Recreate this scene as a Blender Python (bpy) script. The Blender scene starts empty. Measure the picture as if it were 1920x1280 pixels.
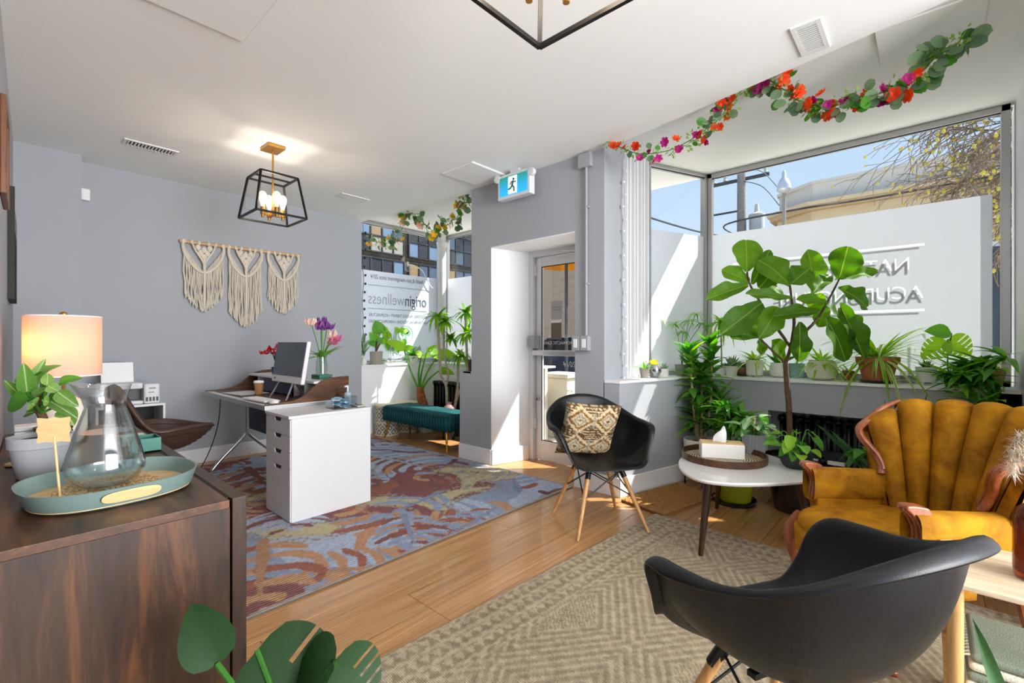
import bpy, bmesh, math, random
from mathutils import Vector, Matrix, Euler
import numpy as np
SC = bpy.context.scene
COL = SC.collection
R = random.Random(11)
PI = math.pi

# ---------------------------------------------------------------- camera
cam_d = bpy.data.cameras.new('camera'); cam = bpy.data.objects.new('camera', cam_d); COL.objects.link(cam)
cam_d.sensor_width = 36.0; cam_d.lens = 868.0 / 1920.0 * 36.0; cam_d.clip_start = 0.02; cam_d.clip_end = 400
YAW = math.atan2(784, 868)            # viewing direction, measured from +X (towards the street) to +Y
cam.location = (0, 0, 1.2); cam.rotation_euler = (PI / 2, 0, YAW - PI / 2)
SC.camera = cam

# ---------------------------------------------------------------- sky, sun, exposure
SC.view_settings.view_transform = 'Standard'; SC.view_settings.look = 'None'
SC.view_settings.exposure = 1.05; SC.view_settings.gamma = 1.0; SC.view_settings.use_curve_mapping = False
cy = SC.cycles
cy.use_denoising = True; cy.max_bounces = 7; cy.diffuse_bounces = 5; cy.glossy_bounces = 3
cy.transmission_bounces = 6; cy.transparent_max_bounces = 16; cy.sample_clamp_indirect = 5.0
cy.use_adaptive_sampling = True; cy.adaptive_threshold = .04; cy.adaptive_min_samples = 12
cy.caustics_reflective = False; cy.caustics_refractive = False
W = bpy.data.worlds.new('sky'); SC.world = W; W.use_nodes = True
wn = W.node_tree.nodes; wl = W.node_tree.links; wn.clear()
wo = wn.new('ShaderNodeOutputWorld'); wb = wn.new('ShaderNodeBackground'); wt = wn.new('ShaderNodeTexCoord')
ws = wn.new('ShaderNodeSeparateXYZ'); wr = wn.new('ShaderNodeValToRGB')
wl.new(wt.outputs['Generated'], ws.inputs[0]); wl.new(ws.outputs['Z'], wr.inputs[0])
wr.color_ramp.elements[0].position = 0.0; wr.color_ramp.elements[0].color = (.80, .88, .97, 1)
wr.color_ramp.elements[1].position = 0.75; wr.color_ramp.elements[1].color = (.30, .50, .86, 1)
e = wr.color_ramp.elements.new(0.3); e.color = (.55, .73, .95, 1)
wl.new(wr.outputs[0], wb.inputs['Color']); wb.inputs['Strength'].default_value = 0.52
wl.new(wb.outputs[0], wo.inputs[0])
sun_d = bpy.data.lights.new('sun', 'SUN'); sun = bpy.data.objects.new('sun', sun_d); COL.objects.link(sun)
sun_d.energy = 6.0; sun_d.angle = math.radians(0.7); sun_d.color = (1.0, .95, .87)
sun.rotation_euler = Vector((-1.0, 1.0, -1.72)).to_track_quat('-Z', 'Y').to_euler()
sun.location = (12, -8, 14)
LAMP_W = 5.5
rear_d = bpy.data.lights.new('rear_fill_light', 'AREA'); rear = bpy.data.objects.new('rear_fill_light', rear_d); COL.objects.link(rear)
rear_d.shape = 'RECTANGLE'; rear_d.size = 2.6; rear_d.size_y = 2.2; rear_d.energy = 215; rear_d.color = (.96, .98, 1.0)     # added fill light far behind the camera, no window is built there
rear.location = (1.3, -3.5, 1.4); rear.rotation_euler = (PI / 2, 0, 0)

# ---------------------------------------------------------------- helpers: things and meshes
def tag(o, label=None, cat=None, group=None, kind=None):
    if label: o['label'] = label
    if cat: o['category'] = cat
    if group: o['group'] = group
    if kind: o['kind'] = kind
    return o
def thing(name, label, cat, loc=(0, 0, 0), rz=0.0, group=None):
    o = bpy.data.objects.new(name, None); COL.objects.link(o); o.empty_display_size = .1
    o.location = loc; o.rotation_euler = (0, 0, rz)
    return tag(o, label, cat, group)
def V(*a): return Vector(a)
def frame(d, up=(0, 0, 1)):
    d = Vector(d).normalized(); up = Vector(up)
    s = d.cross(up)
    if s.length < 1e-5: s = d.cross(Vector((1, 0, 0)))
    s.normalize(); return d, s, s.cross(d)
class MB:
    def __init__(s): s.v = []; s.f = []
    def add(s, vs, fs):
        o = len(s.v); s.v += [tuple(p) for p in vs]; s.f += [tuple(i + o for i in f) for f in fs]; return s
    def box(s, x0, x1, y0, y1, z0, z1, M=None):
        vs = [V(x, y, z) for z in (z0, z1) for y in (y0, y1) for x in (x0, x1)]
        if M is not None: vs = [M @ p for p in vs]
        return s.add(vs, [(0, 2, 3, 1), (4, 5, 7, 6), (0, 1, 5, 4), (2, 6, 7, 3), (0, 4, 6, 2), (1, 3, 7, 5)])
    def bar(s, a, b, w, h=None, up=(0, 0, 1)):
        h = w if h is None else h; a = Vector(a); b = Vector(b); d, sd, u = frame(b - a, up)
        vs = [p + sd * (w / 2 * i) + u * (h / 2 * j) for p in (a, b) for j in (-1, 1) for i in (-1, 1)]
        return s.add(vs, [(0, 1, 3, 2), (4, 6, 7, 5), (0, 4, 5, 1), (2, 3, 7, 6), (0, 2, 6, 4), (1, 5, 7, 3)])
    def tube(s, pts, r, n=8, cap=True):
        pts = [Vector(p) for p in pts]; m = len(pts)
        rs = r if isinstance(r, (list, tuple)) else [r] * m
        vs = []; u = None
        for i, p in enumerate(pts):
            t = (pts[min(i + 1, m - 1)] - pts[max(i - 1, 0)])
            if t.length < 1e-9: t = V(0, 0, 1)
            t.normalize()
            if u is None:
                u = t.cross(V(0, 0, 1))
                if u.length < 1e-3: u = t.cross(V(1, 0, 0))
            u = (u - t * u.dot(t))
            if u.length < 1e-6: u = t.cross(V(1, 0, .3))
            u.normalize(); w = t.cross(u)
            vs += [p + (u * math.cos(2 * PI * k / n) + w * math.sin(2 * PI * k / n)) * rs[i] for k in range(n)]
        fs = [(i * n + k, i * n + (k + 1) % n, (i + 1) * n + (k + 1) % n, (i + 1) * n + k) for i in range(m - 1) for k in range(n)]
        if cap: fs += [tuple(range(n - 1, -1, -1)), tuple((m - 1) * n + k for k in range(n))]
        return s.add(vs, fs)
    def lathe(s, prof, n=24, c=(0, 0, 0), sx=1.0, sy=1.0, cap0=True, cap1=False, a0=0.0):
        vs = [(c[0] + r * sx * math.cos(a0 + 2 * PI * k / n), c[1] + r * sy * math.sin(a0 + 2 * PI * k / n), c[2] + z) for r, z in prof for k in range(n)]
        m = len(prof)
        fs = [(i * n + k, i * n + (k + 1) % n, (i + 1) * n + (k + 1) % n, (i + 1) * n + k) for i in range(m - 1) for k in range(n)]
        if cap0: fs.append(tuple(range(n - 1, -1, -1)))
        if cap1: fs.append(tuple((m - 1) * n + k for k in range(n)))
        return s.add(vs, fs)
    def prism(s, poly, z0, z1, M=None):
        n = len(poly); vs = [V(p[0], p[1], z) for z in (z0, z1) for p in poly]
        if M is not None: vs = [M @ p for p in vs]
        return s.add(vs, [tuple(range(n - 1, -1, -1)), tuple(n + k for k in range(n))] + [(k, (k + 1) % n, n + (k + 1) % n, n + k) for k in range(n)])
    def grid(s, fn, nu, nv, closeu=False):
        vs = [fn(i / (nu if closeu else nu - 1), j / (nv - 1)) for j in range(nv) for i in range(nu)]
        e = nu if closeu else nu - 1
        return s.add(vs, [(j * nu + i, j * nu + (i + 1) % nu, (j + 1) * nu + (i + 1) % nu, (j + 1) * nu + i) for j in range(nv - 1) for i in range(e)])
    def ball(s, c, r, n=10, m=7, sz=1.0):
        return s.lathe([(max(1e-4, r * math.sin(PI * i / (m - 1))), -r * sz * math.cos(PI * i / (m - 1))) for i in range(m)], n, c, cap0=False)
    def mesh(s, name='mesh', smooth=False):
        me = bpy.data.meshes.new(name); me.from_pydata(s.v, [], s.f); me.validate()
        if smooth: me.polygons.foreach_set('use_smooth', [True] * len(me.polygons))
        me.update(); return me
    def build(s, name, mat, parent=None, smooth=False, bevel=0.0, sub=0, solid=0.0, off=-1, loc=None, rot=None, seg=2, angle=35):
        me = s.mesh(name, smooth or sub > 0)
        if mat is not None: me.materials.append(mat)
        o = bpy.data.objects.new(name, me); COL.objects.link(o)
        if parent is not None: o.parent = parent
        if loc is not None: o.location = loc
        if rot is not None: o.rotation_euler = rot
        if solid:
            m = o.modifiers.new('solid', 'SOLIDIFY'); m.thickness = solid; m.offset = off
        if bevel:
            m = o.modifiers.new('bevel', 'BEVEL'); m.width = bevel; m.segments = seg; m.limit_method = 'ANGLE'; m.angle_limit = math.radians(angle)
        if sub:
            m = o.modifiers.new('sub', 'SUBSURF'); m.levels = sub; m.render_levels = sub
        if smooth and not sub:
            try: me.set_sharp_from_angle(angle=math.radians(40))
            except Exception: pass
        return o
def inst(me, name, parent, M):
    o = bpy.data.objects.new(name, me); COL.objects.link(o); o.parent = parent; o.matrix_local = M; return o
def copy_tree(o, parent=None):
    c = o.copy(); COL.objects.link(c); c.parent = parent
    for ch in list(o.children): copy_tree(ch, c)
    return c
def cr(pts, n=6):
    P = [Vector(p) for p in pts]; out = []
    for i in range(len(P) - 1):
        a = P[max(i - 1, 0)]; b = P[i]; c = P[i + 1]; d = P[min(i + 2, len(P) - 1)]
        for k in range(n):
            t = k / n
            out.append(.5 * ((2 * b) + (c - a) * t + (2 * a - 5 * b + 4 * c - d) * t * t + (3 * b - a - 3 * c + d) * t ** 3))
    return out + [P[-1]]
def basis(d, up, loc, sc=1.0):
    """matrix whose local +Y runs along d and local +Z is as close to up as can be"""
    d = Vector(d).normalized(); x = d.cross(Vector(up))
    if x.length < 1e-5: x = d.cross(V(1, 0.1, 0))
    x.normalize(); z = x.cross(d)
    M = Matrix(((x.x, d.x, z.x, 0), (x.y, d.y, z.y, 0), (x.z, d.z, z.z, 0), (0, 0, 0, 1)))
    return Matrix.Translation(Vector(loc)) @ M @ Matrix.Diagonal((sc, sc, sc, 1) if not isinstance(sc, tuple) else (*sc, 1))

# ---------------------------------------------------------------- helpers: materials
MATS = {}
def nt(name):
    m = bpy.data.materials.new(name); m.use_nodes = True; n = m.node_tree.nodes; n.clear()
    o = n.new('ShaderNodeOutputMaterial'); b = n.new('ShaderNodeBsdfPrincipled'); m.node_tree.links.new(b.outputs[0], o.inputs[0])
    MATS[name] = m
    return m, n, m.node_tree.links, b, o
def c4(c): return (c[0], c[1], c[2], 1)
def hexc(h):
    h = h.lstrip('#'); r = [int(h[i:i + 2], 16) / 255 for i in (0, 2, 4)]
    return tuple(x / 12.92 if x < .04045 else ((x + .055) / 1.055) ** 2.4 for x in r)
def mixc(n, l, fac, a, b, mode='MIX'):
    x = n.new('ShaderNodeMix'); x.data_type = 'RGBA'; x.blend_type = mode
    for s, v in ((x.inputs[0], fac), (x.inputs[6], a), (x.inputs[7], b)):
        if hasattr(v, 'is_linked') or isinstance(v, bpy.types.NodeSocket): l.new(v, s)
        else: s.default_value = v if not isinstance(v, tuple) else c4(v)
    return x.outputs[2]
def math_(n, l, op, a, b=None):
    x = n.new('ShaderNodeMath'); x.operation = op
    for i, v in enumerate((a, b)):
        if v is None: continue
        if isinstance(v, bpy.types.NodeSocket): l.new(v, x.inputs[i])
        else: x.inputs[i].default_value = v
    return x.outputs[0]
def coord(n, l, sc=(1, 1, 1), rot=(0, 0, 0), src='Object'):
    t = n.new('ShaderNodeTexCoord'); m = n.new('ShaderNodeMapping'); l.new(t.outputs[src], m.inputs[0])
    m.inputs['Scale'].default_value = sc; m.inputs['Rotation'].default_value = rot
    return m.outputs[0]
def noise(n, l, vec, scale=5, detail=3, rough=.5, dist=0.0):
    x = n.new('ShaderNodeTexNoise'); l.new(vec, x.inputs['Vector']); x.inputs['Scale'].default_value = scale
    x.inputs['Detail'].default_value = detail; x.inputs['Roughness'].default_value = rough; x.inputs['Distortion'].default_value = dist
    return x.outputs[0]
def ramp(n, l, fac, stops):
    x = n.new('ShaderNodeValToRGB'); l.new(fac, x.inputs[0]); el = x.color_ramp.elements
    el[0].position, el[0].color = stops[0][0], c4(stops[0][1]); el[1].position, el[1].color = stops[-1][0], c4(stops[-1][1])
    for p, c in stops[1:-1]:
        q = el.new(p); q.color = c4(c)
    return x.outputs[0]
def bump(n, l, b, h, strength=.3, dist=.01):
    x = n.new('ShaderNodeBump'); l.new(h, x.inputs['Height']); x.inputs['Strength'].default_value = strength; x.inputs['Distance'].default_value = dist
    l.new(x.outputs[0], b.inputs['Normal'])
def mat(name, col, rough=.5, metal=0.0, spec=.5, var=.0, vscale=6, bmp=0.0, bscale=60, coat=0.0, sheen=0.0, trans=0.0, emit=None, es=1.0):
    if name in MATS: return MATS[name]
    m, n, l, b, o = nt(name)
    if isinstance(col, str): col = hexc(col)
    b.inputs['Base Color'].default_value = c4(col); b.inputs['Roughness'].default_value = rough; b.inputs['Metallic'].default_value = metal
    b.inputs['Specular IOR Level'].default_value = spec; b.inputs['Coat Weight'].default_value = coat
    if sheen: b.inputs['Sheen Weight'].default_value = sheen
    if emit: b.inputs['Emission Color'].default_value = c4(emit); b.inputs['Emission Strength'].default_value = es
    vec = coord(n, l)
    if var:
        f = noise(n, l, vec, vscale, 4)
        d = tuple(x * (1 - var) for x in col); e2 = tuple(min(1, x * (1 + var)) for x in col)
        l.new(ramp(n, l, f, [(.3, d), (.7, e2)]), b.inputs['Base Color'])
    if bmp: bump(n, l, b, noise(n, l, vec, bscale, 3), bmp, .004)
    if trans:
        t = n.new('ShaderNodeBsdfTranslucent'); t.inputs[0].default_value = c4(col); x = n.new('ShaderNodeMixShader'); x.inputs[0].default_value = trans
        l.new(b.outputs[0], x.inputs[1]); l.new(t.outputs[0], x.inputs[2]); l.new(x.outputs[0], o.inputs[0])
    return m
def wood(name, c1, c2, c3=None, scale=1.0, axis='X', rough=.4, stretch=14, rnd=0.0, bmp=.08, coat=0.0):
    """grain running along the local axis"""
    if name in MATS: return MATS[name]
    m, n, l, b, o = nt(name)
    k = {'X': (1, stretch, stretch), 'Y': (stretch, 1, stretch), 'Z': (stretch, stretch, 1)}[axis]
    vec = coord(n, l, tuple(scale * q for q in k))
    if rnd:
        oi = n.new('ShaderNodeObjectInfo'); a = n.new('ShaderNodeVectorMath'); a.operation = 'MULTIPLY_ADD'
        cb = n.new('ShaderNodeCombineXYZ'); l.new(oi.outputs['Random'], cb.inputs[0]); l.new(oi.outputs['Random'], cb.inputs[1]); l.new(oi.outputs['Random'], cb.inputs[2])
        l.new(cb.outputs[0], a.inputs[0]); a.inputs[1].default_value = (37, 37, 37); l.new(vec, a.inputs[2]); vec = a.outputs[0]
    f1 = noise(n, l, vec, 1.1, 6, .62, 1.2); f2 = noise(n, l, vec, 5.0, 4, .6, .3)
    f = math_(n, l, 'ADD', math_(n, l, 'MULTIPLY', f1, .7), math_(n, l, 'MULTIPLY', f2, .3))
    st = [(.33, hexc(c1)), (.52, hexc(c2))] + ([(.68, hexc(c3))] if c3 else [(.7, hexc(c2))])
    col = ramp(n, l, f, st)
    if rnd:
        h = n.new('ShaderNodeHueSaturation'); l.new(col, h.inputs['Color'])
        l.new(math_(n, l, 'ADD', math_(n, l, 'MULTIPLY', oi.outputs['Random'], rnd), 1 - rnd / 2), h.inputs['Value']); col = h.outputs[0]
    l.new(col, b.inputs['Base Color']); b.inputs['Roughness'].default_value = rough; b.inputs['Coat Weight'].default_value = coat
    if bmp: bump(n, l, b, f, bmp, .003)
    return m
def leafmat(name, c1, c2, trans=.35, rough=.45, vein=None):
    if name in MATS: return MATS[name]
    m, n, l, b, o = nt(name)
    oi = n.new('ShaderNodeObjectInfo'); vec = coord(n, l)
    f = math_(n, l, 'ADD', math_(n, l, 'MULTIPLY', oi.outputs['Random'], .6), math_(n, l, 'MULTIPLY', noise(n, l, vec, 9, 2), .4))
    col = ramp(n, l, f, [(.2, hexc(c1)), (.8, hexc(c2))])
    if vein:
        sx = n.new('ShaderNodeSeparateXYZ'); l.new(vec, sx.inputs[0])
        w = math_(n, l, 'ABSOLUTE', sx.outputs[0]); g = n.new('ShaderNodeMapRange'); l.new(w, g.inputs[0])
        g.inputs[1].default_value = vein[1]; g.inputs[2].default_value = vein[2]; g.inputs[3].default_value = vein[3]; g.inputs[4].default_value = vein[4]
        col = mixc(n, l, g.outputs[0], col, hexc(vein[0]))
    l.new(col, b.inputs['Base Color']); b.inputs['Roughness'].default_value = rough; b.inputs['Specular IOR Level'].default_value = .35
    t = n.new('ShaderNodeBsdfTranslucent'); h = n.new('ShaderNodeHueSaturation'); h.inputs['Saturation'].default_value = 1.15; h.inputs['Value'].default_value = 1.7
    l.new(col, h.inputs['Color']); l.new(h.outputs[0], t.inputs[0])
    x = n.new('ShaderNodeMixShader'); x.inputs[0].default_value = trans
    l.new(b.outputs[0], x.inputs[1]); l.new(t.outputs[0], x.inputs[2]); l.new(x.outputs[0], o.inputs[0])
    return m
def glassmat(name, tint=(1, 1, 1), refl=1.0, rough=0.0):
    """thin clear pane: see-through with a Fresnel reflection"""
    if name in MATS: return MATS[name]
    m, n, l, b, o = nt(name); n.remove(b)
    t = n.new('ShaderNodeBsdfTransparent'); t.inputs[0].default_value = c4(tint); g = n.new('ShaderNodeBsdfGlossy'); g.inputs['Roughness'].default_value = rough
    lw = n.new('ShaderNodeLayerWeight'); lw.inputs[0].default_value = .5
    fr_ = math_(n, l, 'ADD', math_(n, l, 'MULTIPLY', math_(n, l, 'POWER', lw.outputs['Facing'], 5.0), .9), .045)
    x = n.new('ShaderNodeMixShader'); l.new(math_(n, l, 'MULTIPLY', fr_, refl), x.inputs[0])
    l.new(t.outputs[0], x.inputs[1]); l.new(g.outputs[0], x.inputs[2]); l.new(x.outputs[0], o.inputs[0])
    return m
def vcolmat(name, rough=.9, stripes=None, bmp=.4):
    """colour from the mesh's own colour attribute (flat print of a rug or cushion), with a woven rib"""
    m, n, l, b, o = nt(name)
    a = n.new('ShaderNodeAttribute'); a.attribute_name = 'print'
    vec = coord(n, l); col = a.outputs['Color']
    w = noise(n, l, vec, 160, 3, .7)
    col = mixc(n, l, .35, col, mixc(n, l, 1.0, col, ramp(n, l, w, [(.3, (.55, .52, .5)), (.7, (1.5, 1.5, 1.5))]), 'MULTIPLY'))
    if stripes:
        wv = n.new('ShaderNodeTexWave'); wv.bands_direction = stripes[0]; wv.inputs['Scale'].default_value = stripes[1]; l.new(vec, wv.inputs[0])
        wv.inputs['Distortion'].default_value = stripes[2]; wv.inputs['Detail Scale'].default_value = 2
        col = mixc(n, l, stripes[3], col, mixc(n, l, 1.0, col, ramp(n, l, wv.outputs[1], [(.3, (.5, .45, .45)), (.7, (1.25, 1.25, 1.25))]), 'MULTIPLY'))
        bump(n, l, b, wv.outputs[1], bmp, .003)
    l.new(col, b.inputs['Base Color']); b.inputs['Roughness'].default_value = rough; b.inputs['Specular IOR Level'].default_value = .15
    return m
def text_mesh(txt, size, mat_, shear=0.0, align='CENTER', bold=0.0, width=None):
    cu = bpy.data.curves.new('lettering', 'FONT'); cu.body = txt; cu.size = size; cu.align_x = align; cu.shear = shear; cu.offset = bold
    cu.resolution_u = 3
    ob = bpy.data.objects.new('lettering', cu); COL.objects.link(ob)
    dg = bpy.context.evaluated_depsgraph_get(); me = bpy.data.meshes.new_from_object(ob.evaluated_get(dg))
    bpy.data.objects.remove(ob); me.materials.clear(); me.materials.append(mat_)
    if width:
        xs = [v.co.x for v in me.vertices]; k = width / (max(xs) - min(xs)); me.transform(Matrix.Diagonal((k, 1, 1, 1)))
    return me
def lettering(name, txt, size, mat_, parent, origin, xdir, up=(0, 0, 1), **k):
    me = text_mesh(txt, size, mat_, **k)
    x = Vector(xdir).normalized(); y = Vector(up).normalized(); z = x.cross(y)
    M = Matrix(((x.x, y.x, z.x, origin[0]), (x.y, y.y, z.y, origin[1]), (x.z, y.z, z.z, origin[2]), (0, 0, 0, 1)))
    o = bpy.data.objects.new(name, me); COL.objects.link(o); o.parent = parent; o.matrix_local = M
    return o
# ================================================================ the setting
ZC = 2.73; ZB = 2.79
M_wall = mat('grey_wall_paint', '#a9acb2', .85, spec=.2, bmp=.06, bscale=90)
M_white = mat('white_paint', '#f0f0f1', .6, spec=.3)
M_ceil = mat('ceiling_paint', '#f4f4f2', .9, spec=.1, bmp=.04, bscale=120)
M_alu = mat('aluminium', '#b9b9ba', .35, .75)
M_wframe = mat('white_metal', '#d9dadb', .4)
M_glass = glassmat('window_glass', (.96, .98, .98))
M_bamboo = wood('bamboo_floor', '#93632f', '#b98650', '#cf9f69', 1.0, 'X', .28, 46, rnd=.16, bmp=.05, coat=.25)
M_gap = mat('floor_gap', '#4a2f1a', .8)
def struct(name, mb, m, parent=None, **k):
    o = mb.build(name, m, parent, **k)
    if parent is None: o['kind'] = 'structure'
    return o
def film_mat(name, col, tr):
    m, n, l, b, o = nt(name); b.inputs['Base Color'].default_value = c4(hexc(col)); b.inputs['Roughness'].default_value = .7
    t = n.new('ShaderNodeBsdfTranslucent'); t.inputs[0].default_value = c4(hexc(col)); x = n.new('ShaderNodeMixShader'); x.inputs[0].default_value = tr
    l.new(b.outputs[0], x.inputs[1]); l.new(t.outputs[0], x.inputs[2]); l.new(x.outputs[0], o.inputs[0]); return m
M_film = film_mat('frosted_film', '#e6ebf4', .24)

# floor of bamboo planks running towards the street
floor = struct('floor', MB().prism([(-.35, -3.6), (2.75, -3.6), (4.5, -.45), (4.5, 1.75), (3.76, 1.95), (3.76, 3.3), (4.5, 3.4), (4.5, 5.6), (-.35, 5.6)], -.06, -.004), M_gap)
PW = .156; pm = {}
def plank_mesh(L):
    k = round(L, 2)
    if k not in pm:
        b = MB(); c = .0015; g = .0008
        lo = [(g, g, -.012), (k - g, g, -.012), (k - g, PW - g, -.012), (g, PW - g, -.012)]
        mi = [(g, g, -c), (k - g, g, -c), (k - g, PW - g, -c), (g, PW - g, -c)]
        hi = [(g + c, g + c, 0), (k - g - c, g + c, 0), (k - g - c, PW - g - c, 0), (g + c, PW - g - c, 0)]
        b.add(lo + mi + hi, [(i, (i + 1) % 4, 4 + (i + 1) % 4, 4 + i) for i in range(4)] + [(4 + i, 4 + (i + 1) % 4, 8 + (i + 1) % 4, 8 + i) for i in range(4)] + [(8, 9, 10, 11)])
        me = b.mesh('plank'); me.materials.append(M_bamboo); pm[k] = me
    return pm[k]
row = 0; y = -.498
while y < 5.4:
    x0 = -.2; x1 = 4.42 if (y < 1.55 or y > 3.5) else 3.74
    first = True
    while x0 < x1 - .02:
        L = R.choice((.6, .9, 1.2, 1.5)) if first else 1.8
        first = False
        if x0 + L > x1: L = x1 - x0
        if L > .05: inst(plank_mesh(L), 'plank', floor, Matrix.Translation((x0, y, 0)))
        x0 += L
    y += PW; row += 1

# ceilings
struct('ceiling', MB().prism([(-.4, -3.6), (2.75, -3.6), (2.75, -.6), (3.245, 1.93), (3.275, 3.44), (3.1, 5.42), (3.1, 5.6), (-.4, 5.6)], ZC, ZC + .06), M_ceil)
struct('ceiling_bay', MB().box(2.55, 4.6, -.8, 5.7, ZB, ZB + .1), M_ceil)
# walls
struct('wall_left', MB().prism([(-.215, -3.6), (.069, 5.19), (-.2, 5.19), (-.4, -3.6)], 0, ZC), M_wall)
struct('wall_column', MB().box(-.1, .452, 5.185, 5.56, 0, ZC), M_wall)
struct('wall_back', MB().box(.40, 3.09, 5.372, 5.56, 0, ZC), M_wall)
wf = MB()
wf.prism([(3.2, 3.443), (3.2, 3.165), (3.62, 3.045), (3.78, 3.045), (3.78, 3.443)], 0, ZB)          # left pier
wf.prism([(3.2, 2.187), (3.2, 1.909), (3.86, 1.862), (3.92, 1.9), (3.78, 2.06), (3.62, 2.11)], 0, ZB)  # right pier
wf.prism([(3.2, 2.187), (3.62, 2.11), (3.62, 3.045), (3.2, 3.165)], 2.115, ZB).box(3.62, 3.78, 2.06, 3.045, 2.115, ZB)                                                             # over the door
wf.box(3.2, 3.36, 3.443, 3.621, 0, .897)                                                            # low stub towards the side bay
wf.box(3.2, 3.30, 1.776, 1.915, 0, .874)
o = struct('wall_front', wf, M_wall)
# white reveal of the door: left cheek and head lining
struct('trim_1', MB().prism([(3.2, 3.1645), (3.2, 3.160), (3.62, 3.040), (3.62, 3.0446)], 0, 2.112).box(3.2, 3.64, 2.187, 3.162, 2.106, 2.1148), M_white)
# knee walls of the right bay, with the niche for the radiator
kn = MB()
kn.prism([(3.2, 1.776), (3.93, 1.598), (4.22, 1.525), (4.22, 1.66), (3.3, 1.9)], 0, .874)
kn.box(4.22, 4.34, .985, 1.6, 0, .874); kn.box(4.22, 4.34, -.42, .985, .638, .874); kn.box(4.5, 4.6, -.45, 1.6, 0, .874); kn.box(4.22, 4.5, -.45, -.30, 0, .874)
struct('wall_knee_right', kn, M_wall)
struct('trim_2', MB().prism([(3.195, 1.908), (3.195, 1.768), (3.92, 1.588), (4.205, 1.515), (4.205, -.418), (4.62, -.418), (4.62, 1.64), (3.86, 1.93)], .874, .895), M_white, bevel=.003)
struct('wall_right', MB().box(2.75, 4.7, -.56, -.42, 0, ZB), M_white)
struct('wall_rear_side', MB().box(2.75, 2.9, -3.6, -.56, 0, ZC), M_wall)
# knee wall and ledge of the side bay
kl = MB(); kl.box(3.09, 4.36, 5.405, 5.56, 0, .874); kl.box(4.22, 4.36, 3.5, 5.41, 0, .874); kl.box(3.36, 4.3, 3.443, 3.56, 0, .874)
struct('wall_knee_left', kl, M_white)
struct('trim_3', MB().prism([(3.085, 5.39), (4.205, 5.39), (4.205, 3.57), (3.2, 3.57), (3.2, 3.45), (4.63, 3.45), (4.63, 5.6), (3.085, 5.6)], .874, .897), M_white, bevel=.003)
# outer masonry under the glass
struct('wall_outer', MB().box(4.6, 4.66, -.6, 1.6, -.1, .87).box(4.6, 4.66, 3.6, 5.62, -.1, .87).box(3.0, 4.62, 5.56, 5.66, -.1, .87), mat('outer_stone', '#b9b2a4', .9, var=.12))
struct('trim_4', MB().box(2.6, 4.61, -.8, 5.8, ZB + .1, ZB + .75), mat('fascia', '#c9c2b2', .8))

# baseboards
M_base = mat('baseboard_white', '#ececee', .5)
def base_run(name, pts, h=.14, t=.016):
    b = MB()
    for p, q in zip(pts[:-1], pts[1:]):
        p = V(*p, 0); q = V(*q, 0); d = (q - p).normalized(); nrm = V(d.y, -d.x, 0)   # to the right of the run
        a = p; c = q
        vs = [a, c, c + nrm * t, a + nrm * t]
        b.add([v + V(0, 0, z) for z in (.0, h) for v in vs], [(0, 3, 2, 1), (4, 5, 6, 7), (0, 1, 5, 4), (1, 2, 6, 5), (2, 3, 7, 6), (3, 0, 4, 7)])
    return struct(name, b, M_base, bevel=.003)
base_run('baseboard_back', [(.455, 5.372), (3.09, 5.372)])
base_run('baseboard_column', [(.069, 5.185), (.452, 5.185)])
base_run('baseboard_front', [(3.2, 3.621), (3.2, 3.16), (3.60, 3.042)], .15)
base_run('baseboard_door', [(3.2, 2.187), (3.2, 1.776)], .15)
base_run('baseboard_bay', [(3.19, 1.776), (3.93, 1.598), (4.2, 1.53)], .15)
base_run('baseboard_side', [(3.09, 5.405), (4.2, 5.405)], .13)

# ---------------------------------------------------------------- windows
def window(name, a, b, z0, z1, t=.045, dep=.06, film=None, inside=(0, 0), mull=()):
    """aluminium frame, glass pane and frosted film between plan points a and b"""
    a = V(*a, 0); b = V(*b, 0); d = (b - a).normalized(); ins = V(*inside, 0)
    f = MB(); up = V(0, 0, 1)
    f.bar(a + up * (z1 - t / 2), b + up * (z1 - t / 2), dep, t); f.bar(a + up * (z0 + t / 2), b + up * (z0 + t / 2), dep, t)
    w = struct(name, f, M_alu, bevel=.003)
    j = MB()
    for p in (a + d * t / 2, b - d * t / 2): j.bar(p + up * z0, p + up * z1, dep, t, up=d)
    j.build('jamb', M_alu, w, bevel=.003)
    g = MB(); p = a + d * t * .5; q = b - d * t * .5
    g.add([p + up * z0, q + up * z0, q + up * z1, p + up * z1], [(0, 1, 2, 3)]).build('pane', M_glass, w)
    s = MB(); k = ins * .008
    for z in (z0 + t, z1 - t): s.bar(p + k + up * z, q + k + up * z, .012, .008)
    s.build('gasket', mat('rubber', '#1c1c1e', .7), w)
    if film:
        k = ins * .012; p2 = a + d * film[2]; q2 = b - d * film[3]
        MB().add([p2 + k + up * film[0], q2 + k + up * film[0], q2 + k + up * film[1], p2 + k + up * film[1]], [(0, 1, 2, 3)]).build('frosted_film', M_film, w)
    return w
win1 = window('window_1', (4.55, -.40), (4.55, 1.58), .895, ZB, film=(.94, 2.205, .085, .045), inside=(-1, 0))
win2 = window('window_2', (4.53, 1.60), (3.86, 1.875), .895, ZB, t=.03, film=(.925, 2.20, .03, .03), inside=(-.4, -.9))
win3 = window('window_3', (3.10, 5.50), (4.47, 5.50), .897, ZB, film=(.94, 2.14, .045, .045), inside=(0, -1))
win4 = window('window_4', (4.55, 5.45), (4.55, 3.62), .897, ZB, film=(.94, 2.14, .045, .045), inside=(-1, 0))
win5 = window('window_5', (4.53, 3.60), (3.80, 3.10), -.05, ZB, t=.04, inside=(0, 1))
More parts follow.
